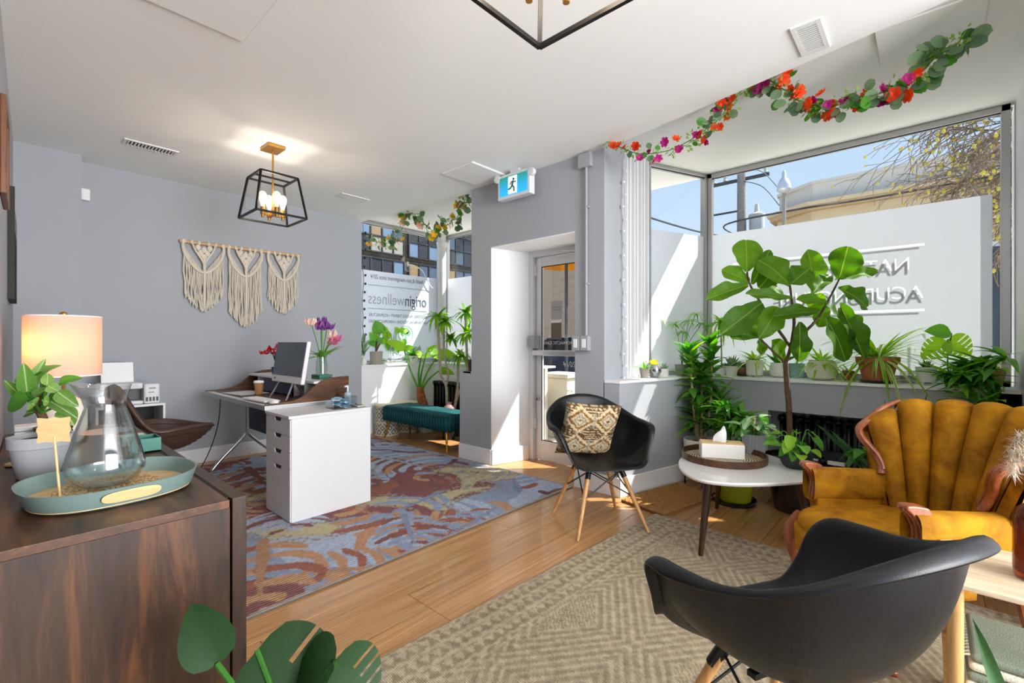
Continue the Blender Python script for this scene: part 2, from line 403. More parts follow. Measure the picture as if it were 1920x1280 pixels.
# round white corner column and corner post
struct('trim_5', MB().lathe([(.062, .897), (.062, ZB)], 24, (4.42, 5.40, 0)).lathe([(.085, ZB - .12), (.062, ZB - .2)], 24, (4.42, 5.40, 0), cap0=False), mat('column_white', '#e4e4e4', .5), smooth=True)
struct('trim_6', MB().bar((4.545, 1.592, .895), (4.545, 1.592, ZB), .05, .05), M_alu, bevel=.004)
# fluted white casing beside the side pane
fl_ = MB(); p0 = V(3.40, 1.893, 0); p1 = V(3.85, 1.860, 0); d = (p1 - p0).normalized(); nn = V(d.y, -d.x, 0)
prev = None
for k in range(7):
    p = p0 + d * (.10 + k * .055)
    fl_.bar(p + nn * .008 + V(0, 0, .895), p + nn * .008 + V(0, 0, ZB), .024 if k % 2 else .034, .020 if k % 2 else .012, up=d)
struct('trim_7', fl_, M_white, bevel=.004)

# ---------------------------------------------------------------- the glass door in its recess
door = thing('door_1', 'aluminium framed glass entrance door', 'door'); door['kind'] = 'structure'
fr = MB(); fr.box(3.62, 3.74, 2.985, 3.045, 0, 2.115); fr.box(3.62, 3.74, 2.11, 2.17, 0, 2.115); fr.box(3.62, 3.74, 2.17, 2.985, 2.05, 2.115)
fr.build('door_frame', M_wframe, door, bevel=.004)
lf = MB(); lf.box(3.665, 3.71, 2.915, 2.978, .01, 2.04); lf.box(3.665, 3.71, 2.17, 2.235, .01, 2.04); lf.box(3.665, 3.71, 2.235, 2.915, 1.955, 2.04); lf.box(3.665, 3.71, 2.235, 2.915, .01, .20)
lf.build('door_leaf', M_wframe, door, bevel=.004)
MB().add([(3.687, 2.235, .20), (3.687, 2.915, .20), (3.687, 2.915, 1.955), (3.687, 2.235, 1.955)], [(0, 1, 2, 3)]).build('pane', M_glass, door)
MB().box(3.672, 3.677, 2.235, 2.915, .20, .208).box(3.672, 3.677, 2.235, 2.915, 1.947, 1.955).box(3.672, 3.677, 2.907, 2.915, .2, 1.955).build('gasket', MATS['rubber'], door)
MB().box(3.60, 3.632, 2.17, 2.985, 1.06, 1.115).build('push_bar', mat('satin_metal', '#c9c9ca', .3, .6), door, bevel=.008)
MB().box(3.57, 3.665, 2.925, 3.0, 1.13, 1.26).build('lock_box', mat('grey_metal', '#9b9ca0', .4, .5), door, bevel=.005)
MB().lathe([(.018, 0), (.022, .012), (.010, .02)], 14).build('keyhole', M_alu, door, smooth=True, loc=(3.663, 2.948, .62), rot=(0, -PI / 2, 0))
h = MB()
for z in (1.86, .32): h.box(3.635, 3.675, 2.968, 2.995, z, z + .11)
h.build('hinge', M_wframe, door, bevel=.005)
cl = MB(); cl.box(3.59, 3.66, 2.18, 2.38, 1.975, 2.035); cl.bar((3.6, 2.3, 2.03), (3.55, 2.66, 2.07), .02, .008); cl.bar((3.55, 2.66, 2.075), (3.63, 2.44, 2.085), .02, .008)
cl.build('door_closer', M_wframe, door, bevel=.004)
M_wlet = mat('white_lettering', '#f4f2ea', .6); M_slet = mat('door_lettering', '#f7f5ee', .6)
lettering('lettering', 'Established 2014', .075, M_slet, door, (3.69, 2.40, .955), (0, 1, 0), shear=.3, align='CENTER')
lettering('lettering', 'MASSAGE THERAPY • ACUPUNCTURE', .042, M_slet, door, (3.69, 2.52, 1.235), (0, 1, 0), align='CENTER')
lettering('lettering', 'NATUROPATHY • CHIROPRACTIC CARE', .042, M_slet, door, (3.69, 2.52, 1.172), (0, 1, 0), align='CENTER')
lettering('lettering', '10 AM', .05, M_slet, door, (3.69, 2.55, .70), (0, 1, 0), align='CENTER')
lettering('lettering', '10 AM   CLOSED', .04, M_slet, door, (3.69, 2.55, .58), (0, 1, 0), align='CENTER')
n1 = tag(MB().box(3.680, 3.683, 2.665, 2.80, 1.42, 1.60).build('paper_notice', mat('notice_grey', '#a9a9a8', .8)), 'grey paper notice taped high on the glass door', 'notice')
lettering('lettering', 'COVID SAFETY', .018, mat('notice_ink', '#55565a', .8), n1, (3.6795, 2.73, 1.53), (0, -1, 0), align='CENTER')
lettering('lettering', 'PROTOCOLS', .018, MATS['notice_ink'], n1, (3.6795, 2.73, 1.505), (0, -1, 0), align='CENTER')
n2 = tag(MB().box(3.680, 3.683, 2.675, 2.80, 1.22, 1.40).build('paper_notice', mat('notice_brown', '#6f665a', .8)), 'dark brown notice taped below the grey one on door', 'notice')
n2h = MB().box(3.6785, 3.68, 2.675, 2.80, 1.385, 1.41).build('header_strip', mat('notice_white', '#e6e4de', .8), n2)

# ---------------------------------------------------------------- lettering on the frosted film
# the film of the street window has the lettering cut out of it; a clearer strip behind shows through the cuts
for o in list(win1.children):
    if o.name.startswith('frosted_film'): bpy.data.objects.remove(o)
M_lshadow = mat('film_shadow_letters', '#8f9098', .8)  # grey that stands in for the shadow of the lettering
cu_ = bpy.data.curves.new('cut_film', 'CURVE'); cu_.dimensions = '2D'; cu_.fill_mode = 'BOTH'
def rect_spline(x0, x1, y0, y1):
    sp = cu_.splines.new('POLY'); sp.points.add(3); sp.use_cyclic_u = True
    for pt, (x, y) in zip(sp.points, ((x0, y0), (x1, y0), (x1, y1), (x0, y1))): pt.co = (x, y, 0, 1)
rect_spline(-.315, 1.535, .94, 2.205); rect_spline(.03, 1.35, 1.903, 1.920); rect_spline(.03, 1.35, 1.423, 1.440)
def text_splines(txt, size, x, y):
    tc_ = bpy.data.curves.new('t', 'FONT'); tc_.body = txt; tc_.size = size; tc_.offset = .003; tc_.resolution_u = 4; to = bpy.data.objects.new('t', tc_); COL.objects.link(to)
    bpy.context.view_layer.update(); bpy.ops.object.select_all(action='DESELECT'); to.select_set(True); bpy.context.view_layer.objects.active = to; bpy.ops.object.convert(target='CURVE')
    for sp in to.data.splines:
        q = cu_.splines.new('BEZIER'); q.bezier_points.add(len(sp.bezier_points) - 1); q.use_cyclic_u = True; q.resolution_u = 4
        for a, b in zip(sp.bezier_points, q.bezier_points):
            b.handle_left_type = b.handle_right_type = 'FREE'
            for k in ('co', 'handle_left', 'handle_right'): v = getattr(a, k); setattr(b, k, (v.x + x, v.y + y, 0))
    bpy.data.objects.remove(to)
for txt, yl_, z in (('NATUROPATHIC', .105, 1.735), ('ACUPUNCTURE', .035, 1.52)):
    text_splines(txt, .135, yl_, z)
    lettering('lettering', txt, .135, M_lshadow, win1, (4.5402, yl_ + .012, z - .032), (0, 1, 0), align='LEFT', bold=.003)  # offset grey copy behind the film, added as the letters' shadow
for z in (1.884, 1.402): MB().box(4.5400, 4.5404, .06, 1.38, z, z + .014).build('rule', M_lshadow, win1)
co_f = bpy.data.objects.new('cf', cu_); COL.objects.link(co_f); me_f = bpy.data.meshes.new_from_object(co_f.evaluated_get(bpy.context.evaluated_depsgraph_get())); bpy.data.objects.remove(co_f)
me_f.materials.clear(); me_f.materials.append(M_film)
inst(me_f, 'frosted_film', win1, Matrix(((0, 0, 1, 4.538), (1, 0, 0, 0), (0, 1, 0, 0), (0, 0, 0, 1))))
M_clear = film_mat('clear_film', '#fbfcf6', .5)
for txt, yl_, z in (('NATUROPATHIC', .105, 1.735), ('ACUPUNCTURE', .035, 1.52)): lettering('lettering', txt, .135, M_clear, win1, (4.5386, yl_, z), (0, 1, 0), align='LEFT', bold=.0045)
for z in (1.9015, 1.4215): MB().add([(4.5386, .028, z), (4.5386, 1.352, z), (4.5386, 1.352, z + .020), (4.5386, .028, z + .020)], [(0, 1, 2, 3)]).build('rule', M_clear, win1)
M_d = mat('film_dark_letters', '#5d6b7a', .8, trans=.3); M_lt = mat('film_light_letters', '#a9b0ba', .8, trans=.4); M_gr = mat('film_green_rule', '#9fc1b0', .8, trans=.4)
Y3 = 5.484
def side_text(txt, size, m, x, z, **k): return lettering('lettering', txt, size, m, win3, (x, Y3, z), (-1, 0, 0), **k)
side_text('health & pain management since 2014', .085, M_d, 3.72, 2.035, shear=.35, width=.86)
side_text('origin', .225, M_d, 4.20, 1.70, align='LEFT', bold=.002, width=.37); side_text('wellness', .225, M_lt, 3.815, 1.70, align='LEFT', bold=-.002, width=.56)
side_text('REGISTERED MASSAGE THERAPY • ACUPUNCTURE', .06, M_d, 3.73, 1.535, width=.94); side_text('NATUROPATHIC MEDICINE • CHIROPRACTIC CARE', .06, M_d, 3.73, 1.450, width=.94)
side_text('book online!', .105, M_d, 3.84, 1.075, shear=.35)
side_text('ORIGINWELLNESS', .05, M_d, 3.88, .995, width=.4); side_text('NATUROPATHIC • WELLNESS • CARE', .045, M_d, 3.75, .945, width=.7)
for z in (1.945, 1.635): MB().box(3.25, 4.21, Y3 - .0005, Y3, z, z + .008).build('rule', M_gr, win3)
lg = MB()
ring = [(math.cos(2 * PI * k / 40), math.sin(2 * PI * k / 40)) for k in range(40)]
lg.add([(3.84 + .125 * c, Y3, 1.30 + .125 * s) for c, s in ring] + [(3.84 + .115 * c, Y3, 1.30 + .115 * s) for c, s in ring], [(k, (k + 1) % 40, 40 + (k + 1) % 40, 40 + k) for k in range(40)])
for cx_, cz_, r in ((0, .05, .05), (-.045, .02, .04), (.045, .02, .04)): lg.add([(3.84 + cx_ + r * c, Y3 - .0004, 1.30 + cz_ + r * s) for c, s in ring], [tuple(range(40))])
lg.box(3.833, 3.847, Y3 - .0006, Y3, 1.20, 1.30)
lg.build('tree_emblem', mat('emblem_green', '#8fc3a2', .8, trans=.4), win3)
# ================================================================ the street outside
M_walk = mat('pavement', '#e2ddd4', .9, var=.12, vscale=2, bmp=.2, bscale=30); M_road = mat('asphalt', '#77777a', .9, var=.15, vscale=3)
g = struct('ground_sidewalk', MB().box(3.76, 9.0, -30, 9.2, -.25, -.06).box(-4, 3.76, 5.66, 9.2, -.25, -.06), M_walk)
for k in range(14):
    MB().box(4.7, 8.95, -3 + k * .95, -3 + k * .95 + .93, -.06, -.045).build('paving_slab', M_walk, g, bevel=.004)
struct('ground_road', MB().box(9.0, 60, -60, 80, -.3, -.14).box(-40, 60, 9.2, 80, -.3, -.14), M_road)
# cream building with a layered cornice on the far side of the street
M_stone = mat('cream_stone', '#d9c6a4', .9, var=.06, vscale=1.2); M_stone2 = mat('pale_stone', '#d6d3cd', .85); M_stone3 = mat('tan_stone', '#c3ab84', .9)
bl = thing('corner_building', 'cream stone building with layered cornice across the street', 'building', (12, 0, 0))
def run(z0, z1, px, m, name):
    # facade along the street with a chamfered corner
    x = -px
    MB().prism([(x, -14), (x, 1.85 + px * .4), (x + .55 + 0 * px, 2.55 + px * .9), (6, 2.55 + px * .9), (6, -14)], z0, z1).build(name, m, bl)
run(-.2, 3.62, 0, M_stone, 'wall'); run(3.62, 3.78, .10, M_stone3, 'moulding'); run(3.78, 4.02, .16, M_stone, 'frieze')
run(4.02, 4.12, .30, M_stone3, 'moulding'); run(4.12, 4.20, .36, M_stone, 'cornice'); run(4.20, 4.62, .12, M_stone2, 'parapet'); run(4.62, 4.68, .17, M_stone2, 'coping')
for k in range(5):
    w = MB().box(-.06, 0, -11 + k * 2.4, -9.7 + k * 2.4, .9, 3.0).build('window', M_wframe, bl, bevel=.01)
    MB().box(-.075, -.055, -10.9 + k * 2.4, -9.8 + k * 2.4, 1.0, 2.9).build('pane', mat('far_glass', '#3c4a58', .15), w)
# utility pole with transformer
up_ = thing('utility_pole', 'grey wooden utility pole carrying a transformer', 'utility pole', (16, 4.5, -.1))
M_pole = mat('pole_wood', '#8d8a84', .9, var=.2, vscale=20); M_tr = mat('transformer_grey', '#b9c0bf', .5); M_dark = mat('dark_iron', '#3a3c40', .6)
MB().tube([(0, 0, 0), (0, 0, 6.9)], [.17, .13], 12).build('pole', M_pole, up_, smooth=True)
MB().lathe([(.05, 0), (.22, .02), (.22, .85), (.24, .87), (.24, .92), (.08, 1.0), (.05, 1.25), (.02, 1.27)], 18, (.1, -.42, 4.4)).build('transformer', M_tr, up_, smooth=True)
MB().bar((0, -.8, 6.5), (0, .9, 6.5), .09, .09).build('cross_arm', M_dark, up_); MB().bar((-.05, 0, 5.5), (-.05, .95, 5.5), .06, .05).build('cross_arm', M_dark, up_)
for yy in (-.7, .85, .5): MB().lathe([(.03, 0), (.06, .03), (.04, .1), (.06, .14), (.02, .2)], 10, (0, yy, 6.54)).build('insulator', M_tr, up_, smooth=True)
MB().tube([(0, .95, 5.3), (0, .95, 5.85)], .035).build('insulator', M_tr, up_, smooth=True)
# street lamp
sl = thing('street_lamp', 'slim street lamp with a bell shaped silver head', 'street lamp', (9.6, 1.98, -.1))
MB().tube([(0, 0, 0), (0, 0, 4.0)], [.05, .03], 10).build('pole', mat('lamp_pole', '#8f8b86', .6), sl, smooth=True)
MB().lathe([(.02, 4.0), (.07, 4.02), (.12, 4.07), (.115, 4.15), (.075, 4.25), (.04, 4.29), (.035, 4.38), (.015, 4.42)], 16).build('lamp_head', mat('silver_head', '#cfd3d8', .3, .4), sl, smooth=True)
MB().box(-.03, .03, -.12, -.05, 1.5, 3.3).build('bracket', mat('rust_brown', '#6a5a4a', .8), sl)
def cable(name, label, pts, r=.018):
    return tag(MB().tube(cr(pts, 8), r, 5).build(name, M_dark), label, 'cable')
cable('overhead_cable', 'dark overhead cable running along the cream cornice', [(11.2, -3, 4.05), (11.2, .5, 3.95), (10.2, 1.9, 3.72), (11.5, 3.6, 3.95), (15.8, 4.6, 4.6)], .02)
cable('overhead_cable', 'thin cable dropping from pole towards the cream building', [(15.9, 4.4, 6.3), (13.5, 3.3, 5.3), (11.9, 2.55, 4.3)], .012)
cable('overhead_cable', 'high thin cable slanting down to the street lamp', [(15.9, 4.1, 6.6), (12.5, 3.0, 5.3), (9.7, 2.0, 3.9)], .010)
cable('overhead_cable', 'heavy sagging cable seen through the slanted side pane', [(16, 4.7, 4.55), (13, 4.9, 4.3), (10, 5.4, 4.35), (6, 6.2, 4.6)], .025)
# bare budding tree
tr = thing('street_tree', 'bare street tree with yellow spring buds', 'tree', (8.3, -1.35, -.1))
M_bark = mat('bark', '#8d7b68', .9, var=.25, vscale=25)
trunk = MB(); trunk.tube(cr([(0, 0, 0), (.05, .05, 1.4), (-.02, .1, 2.6), (.1, .12, 3.6), (.12, .05, 5.0)]), [.15] * 6 + [.13] * 6 + [.11] * 6 + [.08] * 6 + [.05], 10)
trunk.build('trunk', M_bark, tr, smooth=True)
tw = MB(); bud = MB(); rr = random.Random(5)
def twig(p, d, L, r, lv):
    pts = [p]; q = p.copy(); dd = d.copy()
    for k in range(4):
        dd = (dd + V(rr.uniform(-.2, .2), rr.uniform(-.2, .2), rr.uniform(-.2, .08))).normalized(); q = q + dd * L / 4; pts.append(q.copy())
    tw.tube(pts, [max(.0042, r * (1 - .15 * k)) for k in range(5)], 3, cap=False)
    if lv == 0:
        if rr.random() < .35: bud.ball(q, rr.uniform(.012, .024), 5, 4, 1.3)
        return
    for k in range(5):
        s = pts[1 + k % 4]; a = (dd + V(rr.uniform(-.9, .9), rr.uniform(-.9, .9), rr.uniform(-.75, .45))).normalized()
        twig(s, a, L * rr.uniform(.5, .8), r * .55, lv - 1)
for k in range(15):
    a = rr.uniform(.9, 2.6) if k < 12 else rr.uniform(-1.5, .5); z = rr.uniform(2.7, 4.4)
    twig(V(.08, .1, z), V(math.cos(a) * .6 - .25, math.sin(a) * .9, rr.uniform(.0, .5)).normalized(), rr.uniform(.7, 1.1), .022, 3)
tag(tw.build('twigs', M_bark, tr), kind='stuff')
tag(bud.build('buds', mat('bud_yellow', '#d9cf5a', .7, trans=.3), tr), kind='stuff')
# awning over the entrance
aw = thing('awning', 'beige canvas awning over the entrance recess', 'awning', (4.62, 1.5, 0))
M_canvas = mat('canvas', '#b98f55', .9, trans=.25, bmp=.1, bscale=200)
MB().add([(0, 0, 3.03), (.14, 0, 2.90), (.14, 2.2, 2.90), (0, 2.2, 3.03)], [(0, 1, 2, 3)]).build('canvas', M_canvas, aw, solid=.01)
MB().bar((.14, 0, 2.89), (.14, 2.2, 2.89), .04, .04).build('front_bar', mat('awning_wood', '#a9794c', .6), aw)
for yy in (.35, 1.1, 1.85): MB().bar((0, yy, 3.0), (.14, yy, 2.88), .015, .02).build('rib', M_dark, aw)
# industrial building beyond the side street: steel sash windows
M_brick = mat('dark_brick', '#5a5148', .9, var=.2, vscale=6); M_sash = mat('steel_sash', '#23252a', .5); 
ib = thing('factory_building', 'dark factory building with steel grid windows across the side street', 'building', (0, 12, 0))
MB().box(5.0, 22, 0, 6, -.2, 6.6).build('wall', M_brick, ib)
MB().box(4.8, 22, -.15, 6, 6.6, 6.95).build('cornice', mat('factory_cornice', '#c9c4b8', .8), ib)
MB().prism([(4.6, -.3), (4.6, 6), (22, 6), (22, -.3)], 6.95, 7.2).build('roof', mat('roof_grey', '#6e7480', .8), ib)
M_pn = [mat('pane_blue', '#475566', .2), mat('pane_dark', '#2a2d33', .25), mat('pane_pale', '#84837c', .5), mat('pane_sky', '#5f7690', .25), mat('pane_amber', '#7d684c', .5)]
pme = []
for m_ in M_pn:
    me = MB().box(-.17, .17, -.02, .02, -.21, .21).mesh('pane'); me.materials.append(m_); pme.append(me)
rr = random.Random(3); wk = 0
for bx_ in range(3):
    for bz in range(2):
        x0 = 5.25 + bx_ * 3.22; z0 = 1.75 + bz * 2.06
        fm = MB()
        for i in range(9): fm.box(x0 + i * .38 - .016, x0 + i * .38 + .016, -.09, 0, z0, z0 + 1.88)
        for j in range(5): fm.box(x0, x0 + 3.04, -.09, 0, z0 + j * .47 - .016, z0 + j * .47 + .016)
        w = fm.build('sash_window', M_sash, ib)
        for i in range(8):
            for j in range(4):
                k = rr.choices(range(5), (4, 5, 2.5 if j < 2 else .7, 1, .4))[0]
                inst(pme[k], 'pane', w, Matrix.Translation((x0 + .19 + i * .38, -.04, z0 + .235 + j * .47)))
# shopfront with posts on the far side, seen through the entrance door and the side bay
sb = thing('shop_building', 'tall shop building with steel grid windows and orange blinds', 'building', (24, 15.0, 0))
MB().box(0, 6, 0, 12, -.2, 9).build('wall', M_brick, sb)
rr = random.Random(8)
for by in range(4):
    for bz in range(3):
        y0 = .5 + by * 2.9; z0 = .9 + bz * 2.5; fm = MB()
        for i in range(6): fm.box(-.09, 0, y0 + i * .42 - .02, y0 + i * .42 + .02, z0, z0 + 2.1)
        for j in range(6): fm.box(-.09, 0, y0, y0 + 2.1, z0 + j * .42 - .02, z0 + j * .42 + .02)
        w = fm.build('sash_window', M_sash, sb)
        for i in range(5):
            for j in range(5):
                k = rr.choices(range(5), (3, 4, 2, 2, 1.2))[0]
                inst(pme[k], 'pane', w, Matrix.Translation((-.04, y0 + .21 + i * .42, z0 + .21 + j * .42)) @ Matrix.Rotation(PI / 2, 4, 'Z') @ Matrix.Diagonal((1.15, 1, .93, 1)))
    MB().box(-.2, 0, y0 + 2.25, y0 + 2.55, -.2, 9).build('pilaster', mat('orange_brick', '#b07a4a', .9, var=.15), sb)
# things by the kerb seen through the door
pl_ = thing('planter_box', 'pale concrete block standing outside the door', 'planter', (5.0, 3.62, -.045))
MB().box(-.2, .2, -.22, .22, 0, .78).build('block', mat('concrete', '#cfc8b6', .9, var=.06), pl_, bevel=.02); MB().box(-.23, .23, -.25, .25, .78, .83).build('cap', MATS['concrete'], pl_, bevel=.01)
ps = tag(MB().tube([(0, 0, 0), (.03, .0, 3.2)], [.10, .09], 10).build('wooden_post', mat('weathered_post', '#8a6a45', .9, var=.5, vscale=14), smooth=True, loc=(6.9, 4.55, -.045)), 'weathered wooden post on the pavement outside the door', 'post')
yl = thing('sun_umbrella', 'closed yellow street parasol hanging above the pavement', 'parasol', (9.5, 6.75, .55))
MB().tube([(0, 0, -.69), (0, 0, 3.2)], .04, 8).build('pole', M_dark, yl, smooth=True)
MB().lathe([(.9, 2.55), (.92, 2.75), (.5, 3.15), (.05, 3.4)], 8, cap0=False).build('canopy', mat('parasol_yellow', '#e0a520', .7, trans=.3), yl, solid=.01)
cr_ = thing('parked_car', 'dark blue car parked at the kerb', 'car', (13.0, 8.9, -.14), 0.0)
M_car = mat('car_paint', '#2c3a52', .25, .2, coat=.6)
body = [(-.85, .35), (.85, .35), (.88, .6), (.84, .85), (-.84, .85), (-.88, .6)]
MB().grid(lambda u, v: V(math.copysign(.86 * min(1, 1.15 * abs(math.cos(u * 2 * PI)) ** .45 if True else 0), math.cos(u * 2 * PI)), 2.15 * math.copysign(abs(math.sin(u * 2 * PI)) ** .5, math.sin(u * 2 * PI)), .28 + .62 * v) if v < .99 else V(.80 * math.copysign(abs(math.cos(u * 2 * PI)) ** .45, math.cos(u * 2 * PI)), 2.05 * math.copysign(abs(math.sin(u * 2 * PI)) ** .5, math.sin(u * 2 * PI)), .95), 32, 6, True).build('body', M_car, cr_, smooth=True)
MB().prism([(-1.95, .9), (1.4, .9), (.7, 1.42), (-1.2, 1.46)], -.74, .74, Matrix(((0, 0, 1, 0), (1, 0, 0, 0), (0, 1, 0, 0), (0, 0, 0, 1)))).build('cabin', mat('car_glass', '#20262e', .1), cr_, bevel=.08)
MB().prism([(-1.25, 1.455), (.68, 1.415), (.6, 1.46), (-1.15, 1.5)], -.70, .70, Matrix(((0, 0, 1, 0), (1, 0, 0, 0), (0, 1, 0, 0), (0, 0, 0, 1)))).build('roof', M_car, cr_, bevel=.02)
for yy in (-1.35, 1.3):
    for s in (-1, 1): MB().lathe([(.1, -.1), (.3, -.1), (.33, -.06), (.33, .06), (.3, .1), (.1, .1)], 20, cap1=True).build('wheel', mat('tyre', '#1d1d1f', .8), cr_, smooth=True, loc=(s * .80, yy, .33), rot=(0, PI / 2, 0))
# ================================================================ rugs
def print_grid(x0, x1, y0, y1, step, fn, M=None, z=.0, name='rug'):
    nx = int((x1 - x0) / step) + 1; ny = int((y1 - y0) / step) + 1
    X, Y = np.meshgrid(np.linspace(x0, x1, nx), np.linspace(y0, y1, ny)); C = fn(X, Y)
    co = np.stack([X, Y, np.full_like(X, z)], -1).reshape(-1, 3)
    idx = np.arange(nx * ny).reshape(ny, nx); q = np.stack([idx[:-1, :-1], idx[:-1, 1:], idx[1:, 1:], idx[1:, :-1]], -1).reshape(-1, 4)
    me = bpy.data.meshes.new(name); me.vertices.add(len(co)); me.vertices.foreach_set('co', co.ravel())
    me.loops.add(q.size); me.loops.foreach_set('vertex_index', q.ravel()); me.polygons.add(len(q)); me.polygons.foreach_set('loop_start', np.arange(0, q.size, 4)); me.update(calc_edges=True)
    at = me.color_attributes.new('print', 'FLOAT_COLOR', 'POINT'); A = np.ones((len(co), 4), np.float32); A[:, :3] = C.reshape(-1, 3); at.data.foreach_set('color', A.ravel())
    return me
def vnoise(X, Y, s, seed):
    r = np.random.RandomState(seed); g = r.rand(64, 64); x = X * s; y = Y * s
    xi = np.floor(x).astype(int); yi = np.floor(y).astype(int); fx = x - xi; fy = y - yi; fx = fx * fx * (3 - 2 * fx); fy = fy * fy * (3 - 2 * fy)
    G = lambda a, b: g[a % 64, b % 64]
    return (G(xi, yi) * (1 - fx) + G(xi + 1, yi) * fx) * (1 - fy) + (G(xi, yi + 1) * (1 - fx) + G(xi + 1, yi + 1) * fx) * fy
HX = lambda h: np.array(hexc(h))
def capsule(X, Y, a, b, w0, w1, bend=0.0):
    ax, ay = a; bx_, by_ = b; dx, dy = bx_ - ax, by_ - ay; L2 = dx * dx + dy * dy
    t = np.clip(((X - ax) * dx + (Y - ay) * dy) / L2, 0, 1); L = math.sqrt(L2); off = bend * np.sin(t * PI) * L
    px = ax + dx * t - dy / L * off; py = ay + dy * t + dx / L * off
    return np.hypot(X - px, Y - py) - (w0 + (w1 - w0) * t) * np.sqrt(np.clip(1.02 - t ** 6, 0, 1))
def leaf_rug(X, Y):
    r = random.Random(21)
    n1 = vnoise(X, Y, 1.3, 1); n2 = vnoise(X, Y, 2.3, 2); fine = vnoise(X, Y, 60, 3); wob = (vnoise(X, Y, 9, 4) - .5) * .03
    X = X + wob; Y = Y + (vnoise(X, Y, 9, 5) - .5) * .03
    blue, sky, rust, maroon, olive, taupe, orange = map(HX, ('#8f9bb2', '#a9b4c6', '#9a6555', '#855a5a', '#bab08c', '#a59a90', '#b88f70'))
    C = np.where((n1 > .60)[..., None], blue, maroon) * 1.0
    C = np.where(((n2 > .62) & (n1 > .42))[..., None], sky, C); C = np.where(((n2 < .22) & (n1 < .6))[..., None], rust, C)
    pal = [(sky, maroon), (blue, rust), (rust, orange), (olive, taupe), (orange, rust), (sky, orange), (maroon, blue), (olive, orange), (blue, maroon)]
    order = list(range(56)); r.shuffle(order)
    for i in order:
        cx = .45 + (i % 7 + r.random()) * .40; cy_ = 1.95 + (i // 7 + r.random()) * .42; a = r.uniform(0, 2 * PI); L = r.uniform(.50, .85); c1, c2 = r.choices(pal, (4, 2, 3, 1.2, 3.5, 4, 1.5, 1.2, 2))[0]
        ux, uy = math.cos(a), math.sin(a); vx, vy = -uy, ux
        kind = r.random()
        if kind < .84:
            npair = r.randint(5, 7); W = L * r.uniform(.38, .55)
            for k in range(npair):
                t = (k + .6) / npair * L; w = W * math.sin(PI * (.18 + .78 * (k + .5) / npair)); th = L / npair * .33
                for s in (-1, 1):
                    b = (cx + ux * (t + w * .55) + vx * s * w, cy_ + uy * (t + w * .55) + vy * s * w)
                    d = capsule(X, Y, (cx + ux * t, cy_ + uy * t), b, th * .7, th, s * .12)
                    C = np.where((d < 0)[..., None], c1 if (k + (s > 0)) % 3 else c2, C)
            d = capsule(X, Y, (cx, cy_), (cx + ux * L, cy_ + uy * L), L * .05, .01); C = np.where((d < 0)[..., None], c1 * .85, C)
        else:
            d = capsule(X, Y, (cx, cy_), (cx + ux * L * .7, cy_ + uy * L * .7), L * .12, L * .05, .1)
            C = np.where(((d < 0) | ((d < .05) & (fine > .55)))[..., None], olive, C); C = np.where(((d > -.02) & (d < .09) & (fine > .62))[..., None], taupe * .7, C)
    edge = np.minimum(np.minimum(X - .6, 3.16 - X), np.minimum(Y - 2.18, 5.2 - Y))
    C = np.where((edge < .02)[..., None], taupe, C)
    return C * (.86 + .28 * fine[..., None])
me = print_grid(.60, 3.16, 2.18, 5.20, .0105, leaf_rug, z=.009, name='pile')
me.materials.append(vcolmat('leaf_rug_weave', .95, ('Y', 16, .3, .45)))
rug1 = thing('area_rug', 'large flat rug with blue, rust and olive tropical leaves under desk', 'rug', (0, 0, 0))
inst(me, 'pile', rug1, Matrix.Identity(4))
MB().box(.60, 3.16, 2.18, 5.20, .0005, .0088).build('binding', mat('rug_edge', '#5b5650', .9), rug1)
def jute(X, Y):
    # X runs along the long side (0..2.7), Y across (0..1.9)
    base, light, dark = HX('#ad9c82'), HX('#bfb196'), HX('#9f8e76')
    d = np.minimum(np.minimum(Y, 1.9 - Y), np.minimum(X, 2.7 - X)); along = np.where((Y == d) | (1.9 - Y == d), X, Y)
    C = np.where((((X * 100 + Y * 100) % 4) < 2)[..., None], base, base * .88)
    # interior: nested chevrons and diamonds
    u = (X % .9) / .9 - .5; v = (Y % .62) / .62 - .5; dia = np.abs(u) + np.abs(v)
    ch = (dia * 14) % 1.0; C = np.where((ch < .42)[..., None], light, C); C = np.where(((dia * 14) % 2 > 1.75)[..., None], dark, C)
    C = np.where(((dia < .22))[..., None], np.where((((X * 90).astype(int) + (Y * 90).astype(int)) % 2 == 0)[..., None], light, dark), C)
    for d0, d1 in ((.03, .075), (.105, .15), (.18, .225)):
        t = (d - d0) / (d1 - d0); tri = np.abs(((along / .052) % 1.0) * 2 - 1); band = (t > 0) & (t < 1)
        C = np.where((band & (t < tri))[..., None], light, np.where((band & (t >= tri))[..., None], dark, C))
    for d0 in (.0, .085, .16, .235, .26): C = np.where(((d > d0) & (d < d0 + .012))[..., None], light, C)
    fine = vnoise(X, Y, 50, 9)
    return C * (.8 + .4 * fine[..., None])
me = print_grid(0, 2.7, 0, 1.9, .0085, jute, z=.010, name='weave'); 
rg = thing('jute_rug', 'natural beige woven rug with triangle borders and chevrons', 'rug', (3.05, 1.41, 0), math.radians(-3.4) + PI)
me.materials.append(vcolmat('jute_weave', .95, ('X', 42, .6, .5), .8))
inst(me, 'weave', rg, Matrix.Identity(4))
MB().box(0, 2.7, 0, 1.9, .001, .0095).build('backing', mat('jute_edge', '#8a7a62', .95), rg)
dm = thing('doormat', 'rough brown coir doormat beside the coffee table', 'doormat', (3.41, 1.46, 0), math.radians(-13))
def mat_pt(u, v): 
    x = (u - .5) * .68; y = (v - .5) * .37
    return V(x + R.uniform(-.003, .003), y + R.uniform(-.003, .003), .018 + R.uniform(0, .008) * (0 if min(u, v, 1 - u, 1 - v) < .01 else 1))
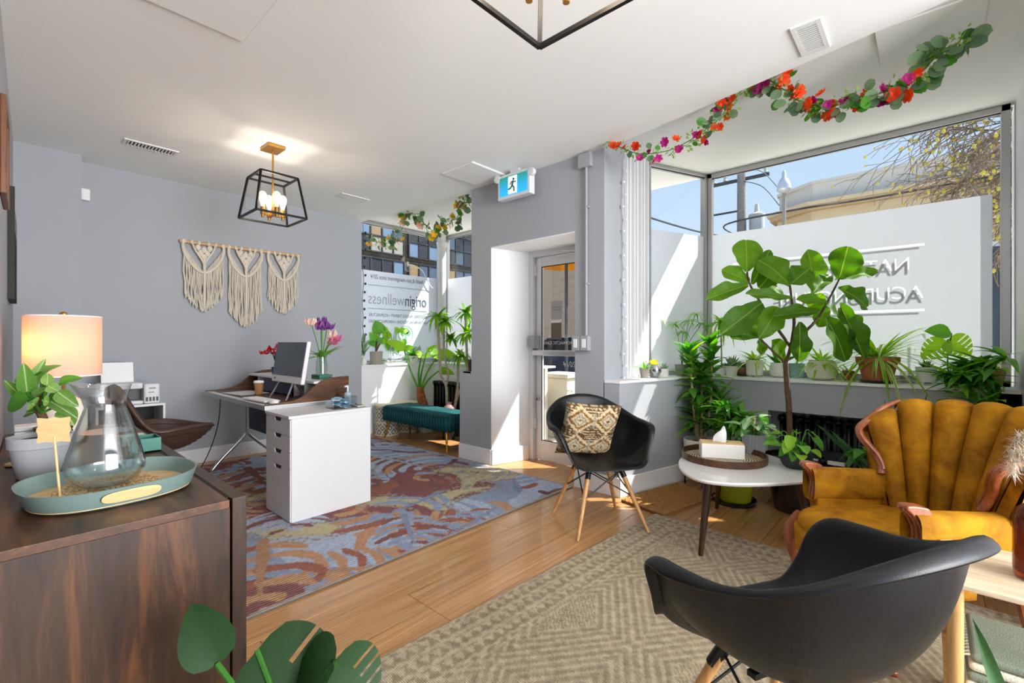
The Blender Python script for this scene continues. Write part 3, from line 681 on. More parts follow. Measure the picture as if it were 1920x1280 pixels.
MB().grid(mat_pt, 90, 50).build('coir', mat('coir', '#a3733c', .95, var=.25, vscale=120, bmp=.8, bscale=220), dm)
MB().box(-.34, .34, -.185, .185, .0005, .017).build('backing', mat('coir_back', '#7c5730', .95), dm)

# ================================================================ seats
M_shell = mat('black_shell', '#0b0c0f', .42, spec=.38, bmp=.12, bscale=420); M_beech = wood('beech', '#a9743f', '#c8955a', '#d9ad74', 3, 'Z', .4, 10); M_wire = mat('black_wire', '#131315', .4, .3)
RIM = [(0, .245, .420), (.12, .243, .421), (.185, .228, .428), (.232, .195, .455), (.262, .168, .53), (.290, .150, .615), (.312, .105, .662), (.316, .02, .672), (.308, -.07, .678), (.288, -.15, .70), (.245, -.228, .742), (.165, -.290, .792), (.08, -.318, .816), (0, -.325, .822)]
def shell_mesh():
    half = cr(RIM, 4); rim = half + [V(-p.x, p.y, p.z) for p in reversed(half[1:-1])]; n = len(rim); rows = []
    for v in [i / 11 for i in range(12)]:
        ring_ = []
        for p in rim:
            H = p.z - .405; k1 = .80 if p.y < .15 else .86
            P0 = V(0, -.02, .404); P1 = V(p.x * k1, p.y * k1, .398 + .02 * H); P2 = V(p.x * .93, p.y * .93, .405 + .55 * H); w = 1 - v
            ring_.append(P0 * w ** 3 + P1 * (3 * w * w * v) + P2 * (3 * w * v * v) + p * v ** 3)
        rows.append(ring_)
    lip = []
    for i, p in enumerate(rim):
        o = V(p.x, p.y * .9, 0).normalized(); arm = max(0.0, 1 - abs(p.y - .06) / .17) * min(1.0, max(0.0, (p.z - .47) / .14))
        bk_ = max(0.0, -p.y / .325) ** 3; lip.append(p + o * (.016 + .020 * arm + .014 * bk_) + V(0, 0, -.003 - .010 * arm - .006 * bk_))
    rows.append(lip)
    last = []
    for p, q in zip(rim, lip):
        bk_ = max(0.0, -p.y / .33) ** 2; arm = max(0.0, 1 - abs(p.y - .04) / .2) * min(1.0, max(0.0, (p.z - .47) / .14))
        last.append(q + V(q.x, q.y * .9, 0).normalized() * (.005 + .006 * bk_) + V(0, 0, -.006 - .014 * bk_ - .012 * arm))
    rows.append(last)
    b = MB(); b.add([q for r_ in rows for q in r_], [(j * n + i, j * n + (i + 1) % n, (j + 1) * n + (i + 1) % n, (j + 1) * n + i) for j in range(len(rows) - 1) for i in range(n)])
    return b
def shell_chair(loc, rz, label):
    t = thing('shell_armchair', label, 'chair', loc, rz, 'black shell armchairs')
    s = shell_mesh().build('shell', M_shell, t, sub=1, solid=.007, off=0)
    for sx in (-1, 1):
        for sy in (-1, 1):
            L = MB().tube([(0, 0, 0), (.03 * -sx, .03 * -sy, .09), (-sx * .128, -sy * .135, .385)], [.0085, .0125, .0165], 12).build('leg', M_beech, t, smooth=True, loc=(sx * .236, sy * .236, 0))
            MB().tube([(-sx * .110, -sy * .112, .33), (-sx * .134, -sy * .142, .402)], .018, 10).build('mount', M_wire, L, smooth=True)
    wr_ = MB(); k = .236 - .134 * .68; kk = .17
    A = {(sx, sy): V(sx * .165, sy * .162, .215) for sx in (-1, 1) for sy in (-1, 1)}; T = {(sx, sy): V(sx * .112, sy * .105, .375) for sx in (-1, 1) for sy in (-1, 1)}
    prs = [((1, 1), (-1, 1)), ((-1, 1), (-1, -1)), ((-1, -1), (1, -1)), ((1, -1), (1, 1))]
    for a, b_ in prs:
        MB().tube([A[a], T[b_]], .0042, 6).build('brace', M_wire, t); MB().tube([A[b_], T[a]], .0042, 6).build('brace', M_wire, t)
    MB().box(-.13, .13, -.012, .012, .376, .390).box(-.012, .012, -.12, .12, .376, .390).build('cradle', M_wire, t)
    return t
ch1 = shell_chair((2.66, 1.633, .0), math.atan2(.57, -.82), 'black shell armchair holding a patterned cushion beside the door')
ch2 = shell_chair((1.335, .265, .0112), math.atan2(-.43, .90), 'black shell armchair nearest the camera, seen from behind')
# cushion leaning in the far chair
def ikat(X, Y):
    tan, brown, cream, grey = HX('#a07a4e'), HX('#5d4630'), HX('#cdb892'), HX('#8d8a7c')
    u = (X * 2.0) % 1.0 - .5; v = (Y * 2.0) % 1.0 - .5; w = (vnoise(X, Y, 40, 2) - .5) * .10
    d = np.abs(u) * 1.05 + np.abs(v) * 1.25 + w; C = np.where((d < .62)[..., None], tan, brown)
    for a, b, c in ((.50, .62, cream), (.40, .46, brown), (.27, .34, cream), (.18, .27, grey), (.08, .18, cream), (0, .08, brown)): C = np.where(((d >= a) & (d < b))[..., None], c, C)
    C = np.where(((np.abs(u) > .44) & (np.abs(v) < .3))[..., None], grey, C)
    C = np.where((((Y * 22 + w * 5) % 1 < .25) & (d > .46))[..., None], cream, C)
    return C * (.8 + .4 * vnoise(X, Y, 55, 7)[..., None])
def cushion_side(sg, n=60):
    me = print_grid(0, 1, 0, 1, 1 / n, ikat, name='cover'); S = .40
    N = len(me.vertices); co = np.empty(N * 3); me.vertices.foreach_get('co', co); co = co.reshape(-1, 3)
    a = co[:, 0] * 2 - 1; b = co[:, 1] * 2 - 1; th = .062 * np.clip((1 - a ** 4) * (1 - b ** 4), 0, 1) ** .55
    pin = 1 - .07 * (1 - b * b) * np.abs(a) ** 3; pin2 = 1 - .07 * (1 - a * a) * np.abs(b) ** 3
    wr = .004 * np.sin(a * 9 + b * 4) * np.clip((1 - a ** 2) * (1 - b ** 2), 0, 1)
    co = np.stack([a * S / 2 * pin, b * S / 2 * pin2, sg * (th + wr)], -1); me.vertices.foreach_set('co', co.ravel())
    me.polygons.foreach_set('use_smooth', [True] * len(me.polygons)); me.update(); return me
M_ikat = vcolmat('ikat_cloth', .85, ('X', 60, .5, .2), .2)
cu = thing('cushion', 'square ikat patterned cushion in brown and cream', 'cushion', (0, 0, 0)); 
cu.matrix_world = Matrix.Translation((2.66, 1.633, 0)) @ Matrix.Rotation(math.atan2(.57, -.82), 4, 'Z') @ Matrix.Translation((.03, -.098, .602)) @ Matrix.Rotation(math.radians(-5), 4, 'Y') @ Matrix.Rotation(math.radians(68), 4, 'X')
for sg in (1, -1):
    me = cushion_side(sg); me.materials.append(M_ikat); inst(me, 'cover', cu, Matrix.Identity(4))

# mustard velvet channel back armchair
def velvet(name, c_dark, c_light):
    m, n, l, b, o = nt(name); vec = coord(n, l); f = noise(n, l, vec, 7, 5, .65, .6)
    lw = n.new('ShaderNodeLayerWeight'); lw.inputs[0].default_value = .35
    l.new(ramp(n, l, f, [(.32, hexc(c_dark)), (.62, hexc(c_light))]), b.inputs['Base Color']); b.inputs['Roughness'].default_value = .8
    b.inputs['Sheen Weight'].default_value = .5; b.inputs['Sheen Roughness'].default_value = .35; b.inputs['Sheen Tint'].default_value = c4(hexc(c_light)); b.inputs['Specular IOR Level'].default_value = .2
    bump(n, l, b, noise(n, l, vec, 260, 2), .25, .002); return m
M_gold = velvet('mustard_velvet', '#7a4c06', '#b27a0e'); M_cherry = wood('cherry_wood', '#6f351c', '#96502c', '#a8623a', 3, 'Z', .32, 8, coat=.3)
gc = thing('channel_back_armchair', 'mustard velvet channel back armchair with carved cherry wood frame', 'armchair', (2.568, .077, .0105), .71); gc.scale = (.88, .93, .96)
def sgnp(a, p): return math.copysign(abs(a) ** p, a)
def seat_pt(u, v):
    a = u * 2 * PI; w = (.36 + .015 * math.sin(a)); x = .36 * sgnp(math.cos(a), .55); y = .02 + (.36 if math.sin(a) > 0 else .30) * sgnp(math.sin(a), .6)
    k = [(.0, .305), (.97, .31), (1.0, .345), (1.0, .385), (.94, .418), (.7, .437), (.35, .446), (.0, .448)][round(v * 7)]
    return V(x * k[0], y * k[0], k[1])
MB().grid(seat_pt, 44, 8, True).build('seat', M_gold, gc, sub=1)
MB().tube([seat_pt(i / 60, 2 / 7) * 1.0 + V(0, 0, .0) for i in range(61)], .006, 6).build('piping', M_gold, gc, smooth=True)
def apron_pt(u, v):
    p = seat_pt(u * .5, 2 / 7); dip = .055 * (1 - abs(2 * u - 1) ** 2) if True else 0
    return V(p.x * (.985 - .01 * v), p.y * (.985 - .01 * v), .345 - v * (.055 + dip))
MB().grid(apron_pt, 40, 5).build('apron', M_gold, gc, smooth=True, solid=.02, off=-1)
NCH = 8; PH = math.radians(92)
def back_ctr(ph, h, out):
    """h 0..1 up the back, out 0 inner face .. 1 outer face"""
    s, c = math.sin(ph), math.cos(ph); fl = h ** 1.3
    rx = .245 + .150 * fl + .055 * out; ry = .185 + .165 * fl + .055 * out
    return V(rx * s, -.115 - ry * c * (1 if c > 0 else .55), 0)
def top_z(ph): 
    t = abs(ph) / PH; return .935 - .035 * t ** 2 - .10 * max(0, t - .72) / .28 * (t > .72)
for k in range(NCH):
    a0 = -PH + 2 * PH * k / NCH; a1 = -PH + 2 * PH * (k + 1) / NCH
    def chan(u, v, a0=a0, a1=a1):
        ph = a0 + (a1 - a0) * u; bul = max(0.0, math.sin(PI * u)) ** .5
        zt = top_z((a0 + a1) / 2) + .030 * bul + (top_z(ph) - top_z((a0 + a1) / 2)) * .6
        if v < .7:
            h = v / .7; p = back_ctr(ph, h, 0); z = .41 + (zt - .03 - .41) * h
            n_ = V(-math.sin(ph), math.cos(ph), 0); p = p + n_ * (.052 * bul); return V(p.x, p.y, z)
        t = (v - .7) / .3; ang = t * PI; p = back_ctr(ph, 1, .5 - .5 * math.cos(ang)); n_ = V(-math.sin(ph), math.cos(ph), 0)
        p = p + n_ * (.052 * bul * (1 - t)); return V(p.x, p.y, zt - .03 + .03 * math.sin(ang))
    MB().grid(chan, 17, 26).build('channel', M_gold, gc, smooth=True)
MB().grid(lambda u, v: (lambda ph: V(*(back_ctr(ph, 1 - v * .85, 1)).xy, (top_z(ph) - .03) * (1 - v) + .30 * v))(-PH + 2 * PH * u), 40, 12).build('outer_back', M_gold, gc, smooth=True)
for s in (-1, 1):
    MB().grid(lambda u, v, s=s: (lambda p: V(p.x, p.y + .004, .32 + (top_z(PH) - .03 - .32) * v))(back_ctr(s * PH, max(0.0, (v - .15) / .85), u)), 6, 12).build('wing_edge', M_gold, gc, smooth=True)
    # carved rail up the wing edge
    pts = []
    for h, oy in ((0, .022), (.18, .012), (.36, .016), (.55, .036), (.72, .054), (.86, .050), (.95, .030)):
        p = back_ctr(s * PH, h, .40); pts.append(V(p.x + s * .006, p.y + oy, .585 + (top_z(PH) - .575) * h))
    for fr_, dz in ((.96, .022), (.88, .034), (.80, .032), (.72, .024)):
        p = back_ctr(s * PH * fr_, 1, .40); pts.append(V(p.x, p.y, top_z(PH * fr_) + dz - .006))
    q = cr(pts, 3); N_ = len(q)
    MB().tube(q, [.018 - .008 * max(0, (k - N_ * .72) / (N_ * .28)) for k in range(N_)], 10).build('wing_rail', M_cherry, gc, smooth=True)
    MB().tube([v + V(-s * .022, .006, .0) for v in q[2:int(N_ * .72)]], .008, 6).build('wing_bead', M_cherry, gc, smooth=True)
    # padded arm and its carved front post
    arm = MB()
    def arm_pt(u, v, s=s):
        a = u * 2 * PI; y = -.21 + .45 * v; w = .050 + .006 * v; xo = s * (.322 + .016 * v)
        return V(xo + w * sgnp(math.cos(a), .6), y, .520 + (.070 + .012 * v) * sgnp(math.sin(a), .55))
    arm.grid(arm_pt, 20, 12, True)
    arm.build('arm', M_gold, gc, smooth=True)
    MB().box(s * .325 - .035, s * .325 + .035, -.22, .225, .33, .47).build('arm_side', M_gold, gc, bevel=.012)
    sil = cr([(0, .30, 0), (.004, .36, 0), (.016, .42, 0), (.020, .47, 0), (.014, .52, 0), (.026, .565, 0), (.052, .600, 0), (.072, .616, 0)], 3) + cr([(.066, .630, 0), (.03, .630, 0), (-.015, .622, 0)], 3) + [V(-.03, .60, 0), V(-.03, .30, 0)]
    MB().prism([(v.x, v.y) for v in sil], -.028, .028, Matrix(((0, 0, 1, s * .338), (1, 0, 0, .205), (0, 1, 0, 0), (0, 0, 0, 1)))).build('arm_post', M_cherry, gc, bevel=.009, seg=3)
    for dx in (-.013, .013): MB().tube([V(s * .338 + dx, .206 + v.x, v.y) for v in sil[1:22]], .006, 6).build('post_bead', M_cherry, gc, smooth=True)
    # cabriole front leg and raked back leg
    q = [V(s * .315, .285, .36), V(s * .345, .315, .29), V(s * .350, .320, .22), V(s * .335, .305, .12), V(s * .335, .305, .05), V(s * .352, .322, .015), V(s * .362, .332, .002)]
    MB().tube(cr(q, 3), [.040, .041, .042, .042, .042, .039, .036, .031, .027, .023, .020, .018, .017, .017, .018, .021, .024, .022, .014], 10).build('leg', M_cherry, gc, smooth=True)
    q = [V(s * .24, -.26, .36), V(s * .25, -.29, .15), V(s * .26, -.34, .002)]
    MB().tube(cr(q, 3), [.03, .028, .026, .024, .022, .02, .018], 8).build('leg', M_cherry, gc, smooth=True)

# teal bench in the side bay
M_teal = velvet('teal_velvet', '#0f3a3e', '#1c5659'); M_brass = mat('brass', '#c08a34', .28, .9)
bn = thing('bench', 'teal velvet channelled bench on slim brass legs', 'bench', (3.42, 4.46, 0))
MB().box(-.20, .20, -.62, .62, .225, .405).build('cushion', M_teal, bn, bevel=.03, seg=4)
nb = 26
cm = MB().tube([(0, 0, .225), (-.004, 0, .31), (0, 0, .39)], [.020, .024, .018], 8).mesh('channel', True); cm.materials.append(M_teal)
for i in range(nb): inst(cm, 'channel', bn, Matrix.Translation((-.198, -.59 + i * 1.18 / (nb - 1), 0)))
for i in range(8): inst(cm, 'channel', bn, Matrix.Translation((-.17 + i * .34 / 7, -.618, 0)))
for sx in (-1, 1):
    for sy in (-1, 1): MB().tube([(sx * .19, sy * .60, 0), (sx * .15, sy * .54, .23)], [.008, .016], 10).build('leg', M_brass, bn, smooth=True)

# brown ribbed office chair at the desk
M_lea = mat('brown_leather', '#4a342b', .45, bmp=.1, bscale=150)
oc = thing('office_chair', 'brown ribbed leather office chair pushed between sideboard and desk', 'chair', (.83, 4.28, .0105), .35)
def tub(u, v):
    a = u * 2 * PI; x = .28 * sgnp(math.cos(a), .8); y = .27 * sgnp(math.sin(a), .8)
    back = max(0, -math.cos(a)) ** 6; side = abs(math.sin(a)) ** 2
    H = .05 * side + .38 * back + .14; k = v ** .8
    rib = .006 * math.cos(v * 60) if v > .2 else 0
    return V(x * (k + .10 * v * v) - .04 * back * v, y * (k + .10 * v * v), .375 + H * v ** 2.2 + rib)
MB().grid(tub, 48, 40, True).build('shell_seat', M_lea, oc, smooth=True, solid=.03, off=-1)
MB().tube([(0, 0, .09), (0, 0, .36)], .03, 12).build('column', M_wire, oc, smooth=True)
for k in range(5):
    a = k * 2 * PI / 5 + .3; L = MB().bar((0, 0, .09), (.28 * math.cos(a), .28 * math.sin(a), .075), .045, .03).build('foot_arm', M_wire, oc, bevel=.008)
    MB().lathe([(.01, -.02), (.028, -.02), (.028, .02), (.01, .02)], 12, cap1=True).build('castor', M_wire, L, smooth=True, loc=(.28 * math.cos(a), .28 * math.sin(a), .028), rot=(PI / 2, 0, a))

# ================================================================ tables and cases
M_walnut = wood('walnut', '#26140a', '#523119', '#784b28', 1.2, 'Y', .38, 9, bmp=.05); M_walnut_z = wood('walnut_upright', '#150a05', '#3a2110', '#643c1c', 1.3, 'Z', .42, 9, bmp=.06); M_walnut_x = wood('walnut_cross', '#26140a', '#523119', '#784b28', 1.2, 'X', .38, 9, bmp=.05)
sbd = thing('sideboard', 'long walnut sideboard against the left wall', 'sideboard', (.0, 1.575, 0))
MB().prism([(-.044, 0), (.468, 0), (.468, 1.97), (.019, 1.97)], .695, .72).build('top', M_walnut, sbd, bevel=.002)
MB().box(-.043, .470, .004, .03, .12, .694).build('end_panel', M_walnut_z, sbd, bevel=.001); MB().box(.02, .470, 1.94, 1.966, .12, .694).build('end_panel', M_walnut_z, sbd, bevel=.001)
MB().box(.022, .452, .03, 1.94, .12, .145).build('bottom', M_walnut, sbd); MB().box(.02, .032, .03, 1.94, .145, .694).build('back_panel', M_walnut, sbd)
for k in range(3):
    y0 = .002 + k * .6566; d = MB().box(.475, .515, y0, y0 + .652, .12, .722).build('door', M_walnut_z, sbd, bevel=.002)
    MB().box(.466, .476, y0 + .03, y0 + .62, .718, .7205).build('finger_groove', mat('groove_dark', '#20120b', .8), d)
for x in (.06, .40):
    for y in (.12, 1.85): MB().tube([(x, y, 0), (x, y, .12)], [.014, .022], 10).build('leg', M_walnut_z, sbd, smooth=True)

M_lam = mat('white_laminate', '#dcdcdd', .35); M_lam2 = mat('drawer_front', '#d6d6d7', .38); M_slot = mat('slot_dark', '#2e2e32', .7)
dw = thing('drawer_unit', 'white drawer unit with four notched drawers beside the desk', 'drawer unit', (1.265, 3.105, .0095))
MB().box(.018, .595, 0, .018, .0, .680).build('side_panel', M_lam, dw, bevel=.0015); MB().box(.018, .595, .387, .405, 0, .680).build('side_panel', M_lam, dw, bevel=.0015)
MB().box(0, .595, .0, .405, .6805, .70).build('top', M_lam, dw, bevel=.0015); MB().box(.03, .595, .018, .387, .02, .035).build('bottom', M_lam, dw); MB().box(.58, .594, .018, .387, .035, .68).build('back_panel', M_lam, dw)
zs = [.677, .565, .458, .352, .004]
for a, b_ in zip(zs[:-1], zs[1:]):
    zt, zb = a - .0015, b_ + .0015; c = .2025; w = .062; n_ = .026
    d = MB().prism([(.002, zb), (.403, zb), (.403, zt), (c + w, zt), (c + w - .018, zt - n_), (c - w + .018, zt - n_), (c - w, zt), (.002, zt)], .008, .017, Matrix(((0, 0, 1, 0), (1, 0, 0, 0), (0, 1, 0, 0), (0, 0, 0, 1)))).build('drawer', M_lam2, dw, bevel=.001)
    MB().box(.0175, .04, c - w, c + w, zt - n_ - .004, zt - .001).build('notch', M_slot, d)

# desk with walnut cheeks, white hutch and chrome legs
dk = thing('desk', 'writing desk with curved walnut cheeks, white hutch and chrome legs', 'desk', (1.27, 3.52, .0095))
M_chrome = mat('chrome', '#d4d4d8', .12, 1.0)
MB().box(0, .64, 0, 1.44, .700, .728).build('top', M_lam, dk, bevel=.002); MB().box(-.004, .0, -.002, 1.442, .696, .731).build('edge_strip', M_alu, dk); MB().box(-.002, .642, -.004, 0, .696, .722).build('edge_strip', M_alu, dk)
MB().box(.06, .58, .06, 1.38, .731, .7345).build('desk_pad', M_walnut_x, dk, bevel=.001)
def cheek(y0, y1):
    top = [(.64 * i / 24, .728 + .012 + .170 / (1 + math.exp(-13 * (i / 24 - .52)))) for i in range(25)]
    return MB().prism([(.64, .728), (0.0, .728)][::-1] + list(reversed(top)), y0, y1, Matrix(((1, 0, 0, 0), (0, 0, 1, 0), (0, 1, 0, 0), (0, 0, 0, 1))))
cheek(.0, .016).build('cheek', M_walnut_x, dk); cheek(1.424, 1.44).build('cheek', M_walnut_x, dk)
MB().box(.36, .64, .016, 1.424, .862, .880).build('hutch_shelf', M_lam, dk, bevel=.002); MB().box(.625, .64, .016, 1.424, .728, .862).build('hutch_back', M_lam, dk)
for y in (.22, .42, .72, 1.02, 1.22): MB().box(.38, .625, y, y + .012, .728, .862).build('divider', M_lam, dk)
MB().box(.355, .36, .43, 1.02, .745, .86).build('hutch_panel', mat('slate_fabric', '#4a5160', .9), dk)
M_slate = mat('slate_panel', '#565b6a', .85, bmp=.3, bscale=300)
MB().box(.33, .342, .12, 1.32, .36, .66).build('modesty_panel', M_slate, dk, bevel=.004)
for y in (.06, 1.38):
    lg_ = thing('leg_frame', None, None); lg_.parent = dk
    MB().tube([(.335, y, .30), (.335, y, .70)], .022, 14).build('post', M_chrome, lg_, smooth=True)
    for s, xe in ((-1, .05), (1, .62)):
        MB().tube(cr([(.335, y, .36), (.335 + s * .03, y, .28), (.335 + (xe - .335) * .75, y, .10), (xe, y, .018), (xe + s * .01, y, .0)], 5), .015, 10).build('foot', M_chrome, lg_, smooth=True)
    MB().box(.28, .39, y - .03, y + .03, .68, .70).build('bracket', M_chrome, lg_)
tag(MB().tube(cr([(1.30, 4.62, .70), (1.29, 4.64, .5), (1.26, 4.70, .3), (1.20, 4.75, .12), (1.10, 4.70, .018), (1.0, 4.62, .015)], 6), .004, 6).build('power_cable', M_wire), 'thin black cable hanging from the desk to the rug', 'cable')

# coffee table
ct = thing('coffee_table', 'rounded triangular white coffee table on walnut legs', 'coffee table', (3.0, .83, .0105))
outl = [(2.83, 1.16), (3.07, 1.205), (3.28, 1.205), (3.43, 1.13), (3.46, .97), (3.37, .78), (3.21, .60), (3.08, .47), (2.95, .46), (2.78, .56), (2.62, .70), (2.54, .82), (2.53, .94), (2.63, 1.06)]
oc_ = cr([V(x - 3.0, y - .83, 0) for x, y in outl + outl[:2]], 5)[3:3 + 14 * 5]
n_ = len(oc_); tb = MB()
rows = [(.90, .424), (.985, .430), (1.0, .440), (1.0, .444), (.992, .450)]
tb.add([(p.x * k, p.y * k, z) for k, z in rows for p in oc_], [(j * n_ + i, j * n_ + (i + 1) % n_, (j + 1) * n_ + (i + 1) % n_, (j + 1) * n_ + i) for j in range(4) for i in range(n_)] + [tuple(range(n_))[::-1], tuple(4 * n_ + i for i in range(n_))])
tb.build('top', mat('white_lacquer', '#e2e0dc', .18, coat=.4), ct)
for (fx, fy), (tx, ty) in (((-.385, .118), (-.31, .10)), ((.10, -.34), (.06, -.27)), ((.43, .30), (.36, .25))):
    MB().tube([(fx, fy, .0), (tx, ty, .43)], [.013, .027], 14).build('leg', M_walnut_z, ct, smooth=True)
# side table at the lower right
M_ash = wood('ash_wood', '#bfa684', '#d8c4a6', '#e4d5bd', 2.2, 'Y', .35, 10); M_ash_z = wood('ash_upright', '#b58c55', '#cfa46a', '#dcb680', 2.5, 'Z', .4, 10)
stb = thing('side_table', 'pale ash two tier side table next to the mustard armchair', 'side table', (2.03, -.22, .0105))
MB().prism([(-.195, -.17), (-.17, -.195), (.17, -.195), (.195, -.17), (.195, .17), (.17, .195), (-.17, .195), (-.195, .17)], .482, .50).build('top', M_ash, stb, bevel=.004)
MB().box(-.19, .19, -.19, .19, .17, .186).build('shelf', M_ash_z, stb, bevel=.003)
for sx in (-1, 1):
    for sy in (-1, 1): MB().tube([(sx * .165, sy * .165, .0), (sx * .165, sy * .165, .482)], .018, 12).build('leg', M_ash_z, stb, smooth=True)
# printer stand
pc = thing('printer_stand', 'white open shelf unit under the printer', 'shelf unit', (.50, 4.80, .0095))
pst = MB(); 
for x in (0, .425): MB().box(x, x + .016, 0, .37, 0, .655).build('side_panel', M_lam, pc)
for z in (.02, .32, .655): MB().box(0, .441, 0, .37, z, z + .018).build('shelf', M_lam, pc)
MB().box(.016, .425, .36, .37, .03, .655).build('back_panel', mat('shelf_back', '#3c3a3a', .8), pc)
# ================================================================ ceiling and wall fixtures
M_black = mat('black_frame', '#1b1a1a', .45, .5); M_gold2 = mat('aged_brass', '#b98a42', .35, .85)
M_bulb = None
def bulb_mat():
    m, n, l, b, o = nt('warm_bulb_glass'); b.inputs['Base Color'].default_value = (1, .8, .5, 1); b.inputs['Emission Color'].default_value = (1, .62, .25, 1); b.inputs['Emission Strength'].default_value = .7
    t = n.new('ShaderNodeBsdfTransparent'); x = n.new('ShaderNodeMixShader'); x.inputs[0].default_value = .45
    l.new(t.outputs[0], x.inputs[1]); l.new(b.outputs[0], x.inputs[2]); l.new(x.outputs[0], o.inputs[0]); return m
M_bulb = bulb_mat(); M_fil = mat('filament', (1, .7, .3), .5, emit=(1, .72, .38), es=7)
def lantern(cx, cy_, label, watts):
    t = thing('lantern_pendant', label, 'pendant lamp', (cx, cy_, ZC), 0, 'black lantern pendants')
    MB().box(-.065, .065, -.085, .085, -.024, 0).build('canopy', M_gold2, t, bevel=.003); MB().tube([(0, 0, -.02), (0, 0, -.535)], .0075, 10).build('rod', M_gold2, t, smooth=True)
    a, b_ = .185, .137; zb, zt = -.56, -.245; w = .014
    B = [V(-a, -a, zb), V(a, -a, zb), V(a, a, zb), V(-a, a, zb)]; T = [V(-b_, -b_, zt), V(b_, -b_, zt), V(b_, b_, zt), V(-b_, b_, zt)]
    for i in range(4):
        for p, q in ((B[i], B[(i + 1) % 4]), (T[i], T[(i + 1) % 4]), (B[i], T[i])): MB().bar(p, q, w, w).build('frame_bar', M_black, t)
    MB().bar((-b_, 0, zt), (b_, 0, zt), .016, .012).build('cross_bar', M_black, t)
    MB().bar((-.075, 0, -.535), (.075, 0, -.535), .016, .016).bar((0, -.075, -.535), (0, .075, -.535), .016, .016).build('socket_arm', M_gold2, t)
    for i, (x, y) in enumerate(((.075, 0), (-.075, 0), (0, .075), (0, -.075))):
        s = MB().lathe([(.010, -.035), (.012, -.012), (.018, -.010), (.018, .045), (.014, .048)], 14, cap1=True).build('socket', M_gold2, t, smooth=True, loc=(x, y, -.53))
        MB().lathe([(.012, 0), (.013, .015), (.022, .045), (.029, .075), (.028, .095), (.018, .115), (.003, .122)], 14).build('bulb', M_bulb, s, smooth=True, loc=(0, 0, .046))
        f = MB().tube([(.006 * math.cos(k * 1.9), .006 * math.sin(k * 1.9), .06 + k * .008) for k in range(8)], .0016, 5).build('filament', M_fil, s, loc=(0, 0, .046))
    ld = bpy.data.lights.new('lantern_light', 'POINT'); ld.energy = watts; ld.color = (1.0, .86, .70); ld.shadow_soft_size = .06
    lo = bpy.data.objects.new('lantern_light', ld); COL.objects.link(lo); lo.parent = t; lo.location = (0, 0, -.40)
    return t
lantern(1.445, 3.845, 'black lantern pendant hanging over the desk', LAMP_W)
lantern(1.008, .77, 'black lantern pendant cut off by the top of picture', LAMP_W)
# vents and access panels
M_vent = mat('vent_white', '#e3e2df', .5); M_vdark = mat('vent_slot', '#3c3c3c', .8)
def vent(label, cx, cy_, lx, ly, n, along='x', z=ZC):
    t = thing('ceiling_vent', label, 'vent', (cx, cy_, z)); f = .02
    MB().box(-lx / 2, lx / 2, -ly / 2, -ly / 2 + f, -.008, 0).box(-lx / 2, lx / 2, ly / 2 - f, ly / 2, -.008, 0).box(-lx / 2, -lx / 2 + f, -ly / 2 + f, ly / 2 - f, -.008, 0).box(lx / 2 - f, lx / 2, -ly / 2 + f, ly / 2 - f, -.008, 0).build('frame', M_vent, t)
    MB().box(-lx / 2 + f, lx / 2 - f, -ly / 2 + f, ly / 2 - f, -.002, -.0005).build('backing', M_vdark, t)
    for k in range(n):
        if along == 'x': p = -lx / 2 + f + (lx - 2 * f) * (k + .5) / n; MB().bar((p, -ly / 2 + f, -.006), (p, ly / 2 - f, -.006), (lx - 2 * f) / n * .5, .004).build('slat', M_vent, t)
        else: p = -ly / 2 + f + (ly - 2 * f) * (k + .5) / n; MB().bar((-lx / 2 + f, p, -.006), (lx / 2 - f, p, -.006), (ly - 2 * f) / n * .55, .004).build('slat', M_vent, t)
    return t
vent('narrow white slotted vent in ceiling at left', .80, 4.56, .34, .14, 14); vent('narrow white slotted vent in ceiling by the side bay', 2.52, 4.56, .32, .15, 6, 'y'); vent('squarish white louvred vent in ceiling above the garland', 2.735, .447, .29, .125, 14, 'x')
def panel(label, x0, x1, y0, y1, z):
    t = thing('access_panel', label, 'panel', ((x0 + x1) / 2, (y0 + y1) / 2, z)); hx = (x1 - x0) / 2; hy = (y1 - y0) / 2
    MB().box(-hx, hx, -hy, hy, -.012, 0).build('cover', M_ceil, t, bevel=.002); MB().box(-hx - .008, hx + .008, -hy - .008, hy + .008, -.003, -.0005).build('frame', M_vent, t)
panel('white ceiling access panel beside the exit sign', 2.69, 3.12, 2.885, 3.29, ZC); panel('white ceiling access panel above the right window', 2.99, 3.40, -.20, .21, ZB); panel('flat white ceiling panel in the upper left', .30, .826, 2.1, 2.587, ZC)
# exit sign with emergency lamp heads
ex = thing('exit_sign', 'running man exit sign box above the door', 'exit sign', (3.085, 2.74, 2.585))
MB().box(-.035, .035, -.19, .19, -.105, .115).build('housing', mat('sign_white', '#dfe1e3', .4), ex, bevel=.006); MB().box(-.02, .02, -.05, .05, .115, ZC - 2.585).build('mount', MATS['sign_white'], ex)
m, n, l, b, o = nt('sign_face'); vec = coord(n, l); sx = n.new('ShaderNodeSeparateXYZ'); l.new(vec, sx.inputs[0]); mr = n.new('ShaderNodeMapRange'); l.new(sx.outputs[2], mr.inputs[0]); mr.inputs[1].default_value = -.08; mr.inputs[2].default_value = .09
col = ramp(n, l, mr.outputs[0], [(0, hexc('#1f8fd0')), (1, hexc('#17705f'))]); l.new(col, b.inputs['Base Color']); l.new(col, b.inputs['Emission Color']); b.inputs['Emission Strength'].default_value = .7
MB().box(-.037, -.0352, -.165, .165, -.08, .09).build('face', m, ex)
M_pic = mat('sign_pictogram', '#f5f8f8', .5, emit=(1, 1, 1), es=.5); MB().box(-.0385, -.0372, -.045, .058, -.072, .082).build('doorway', M_pic, ex)
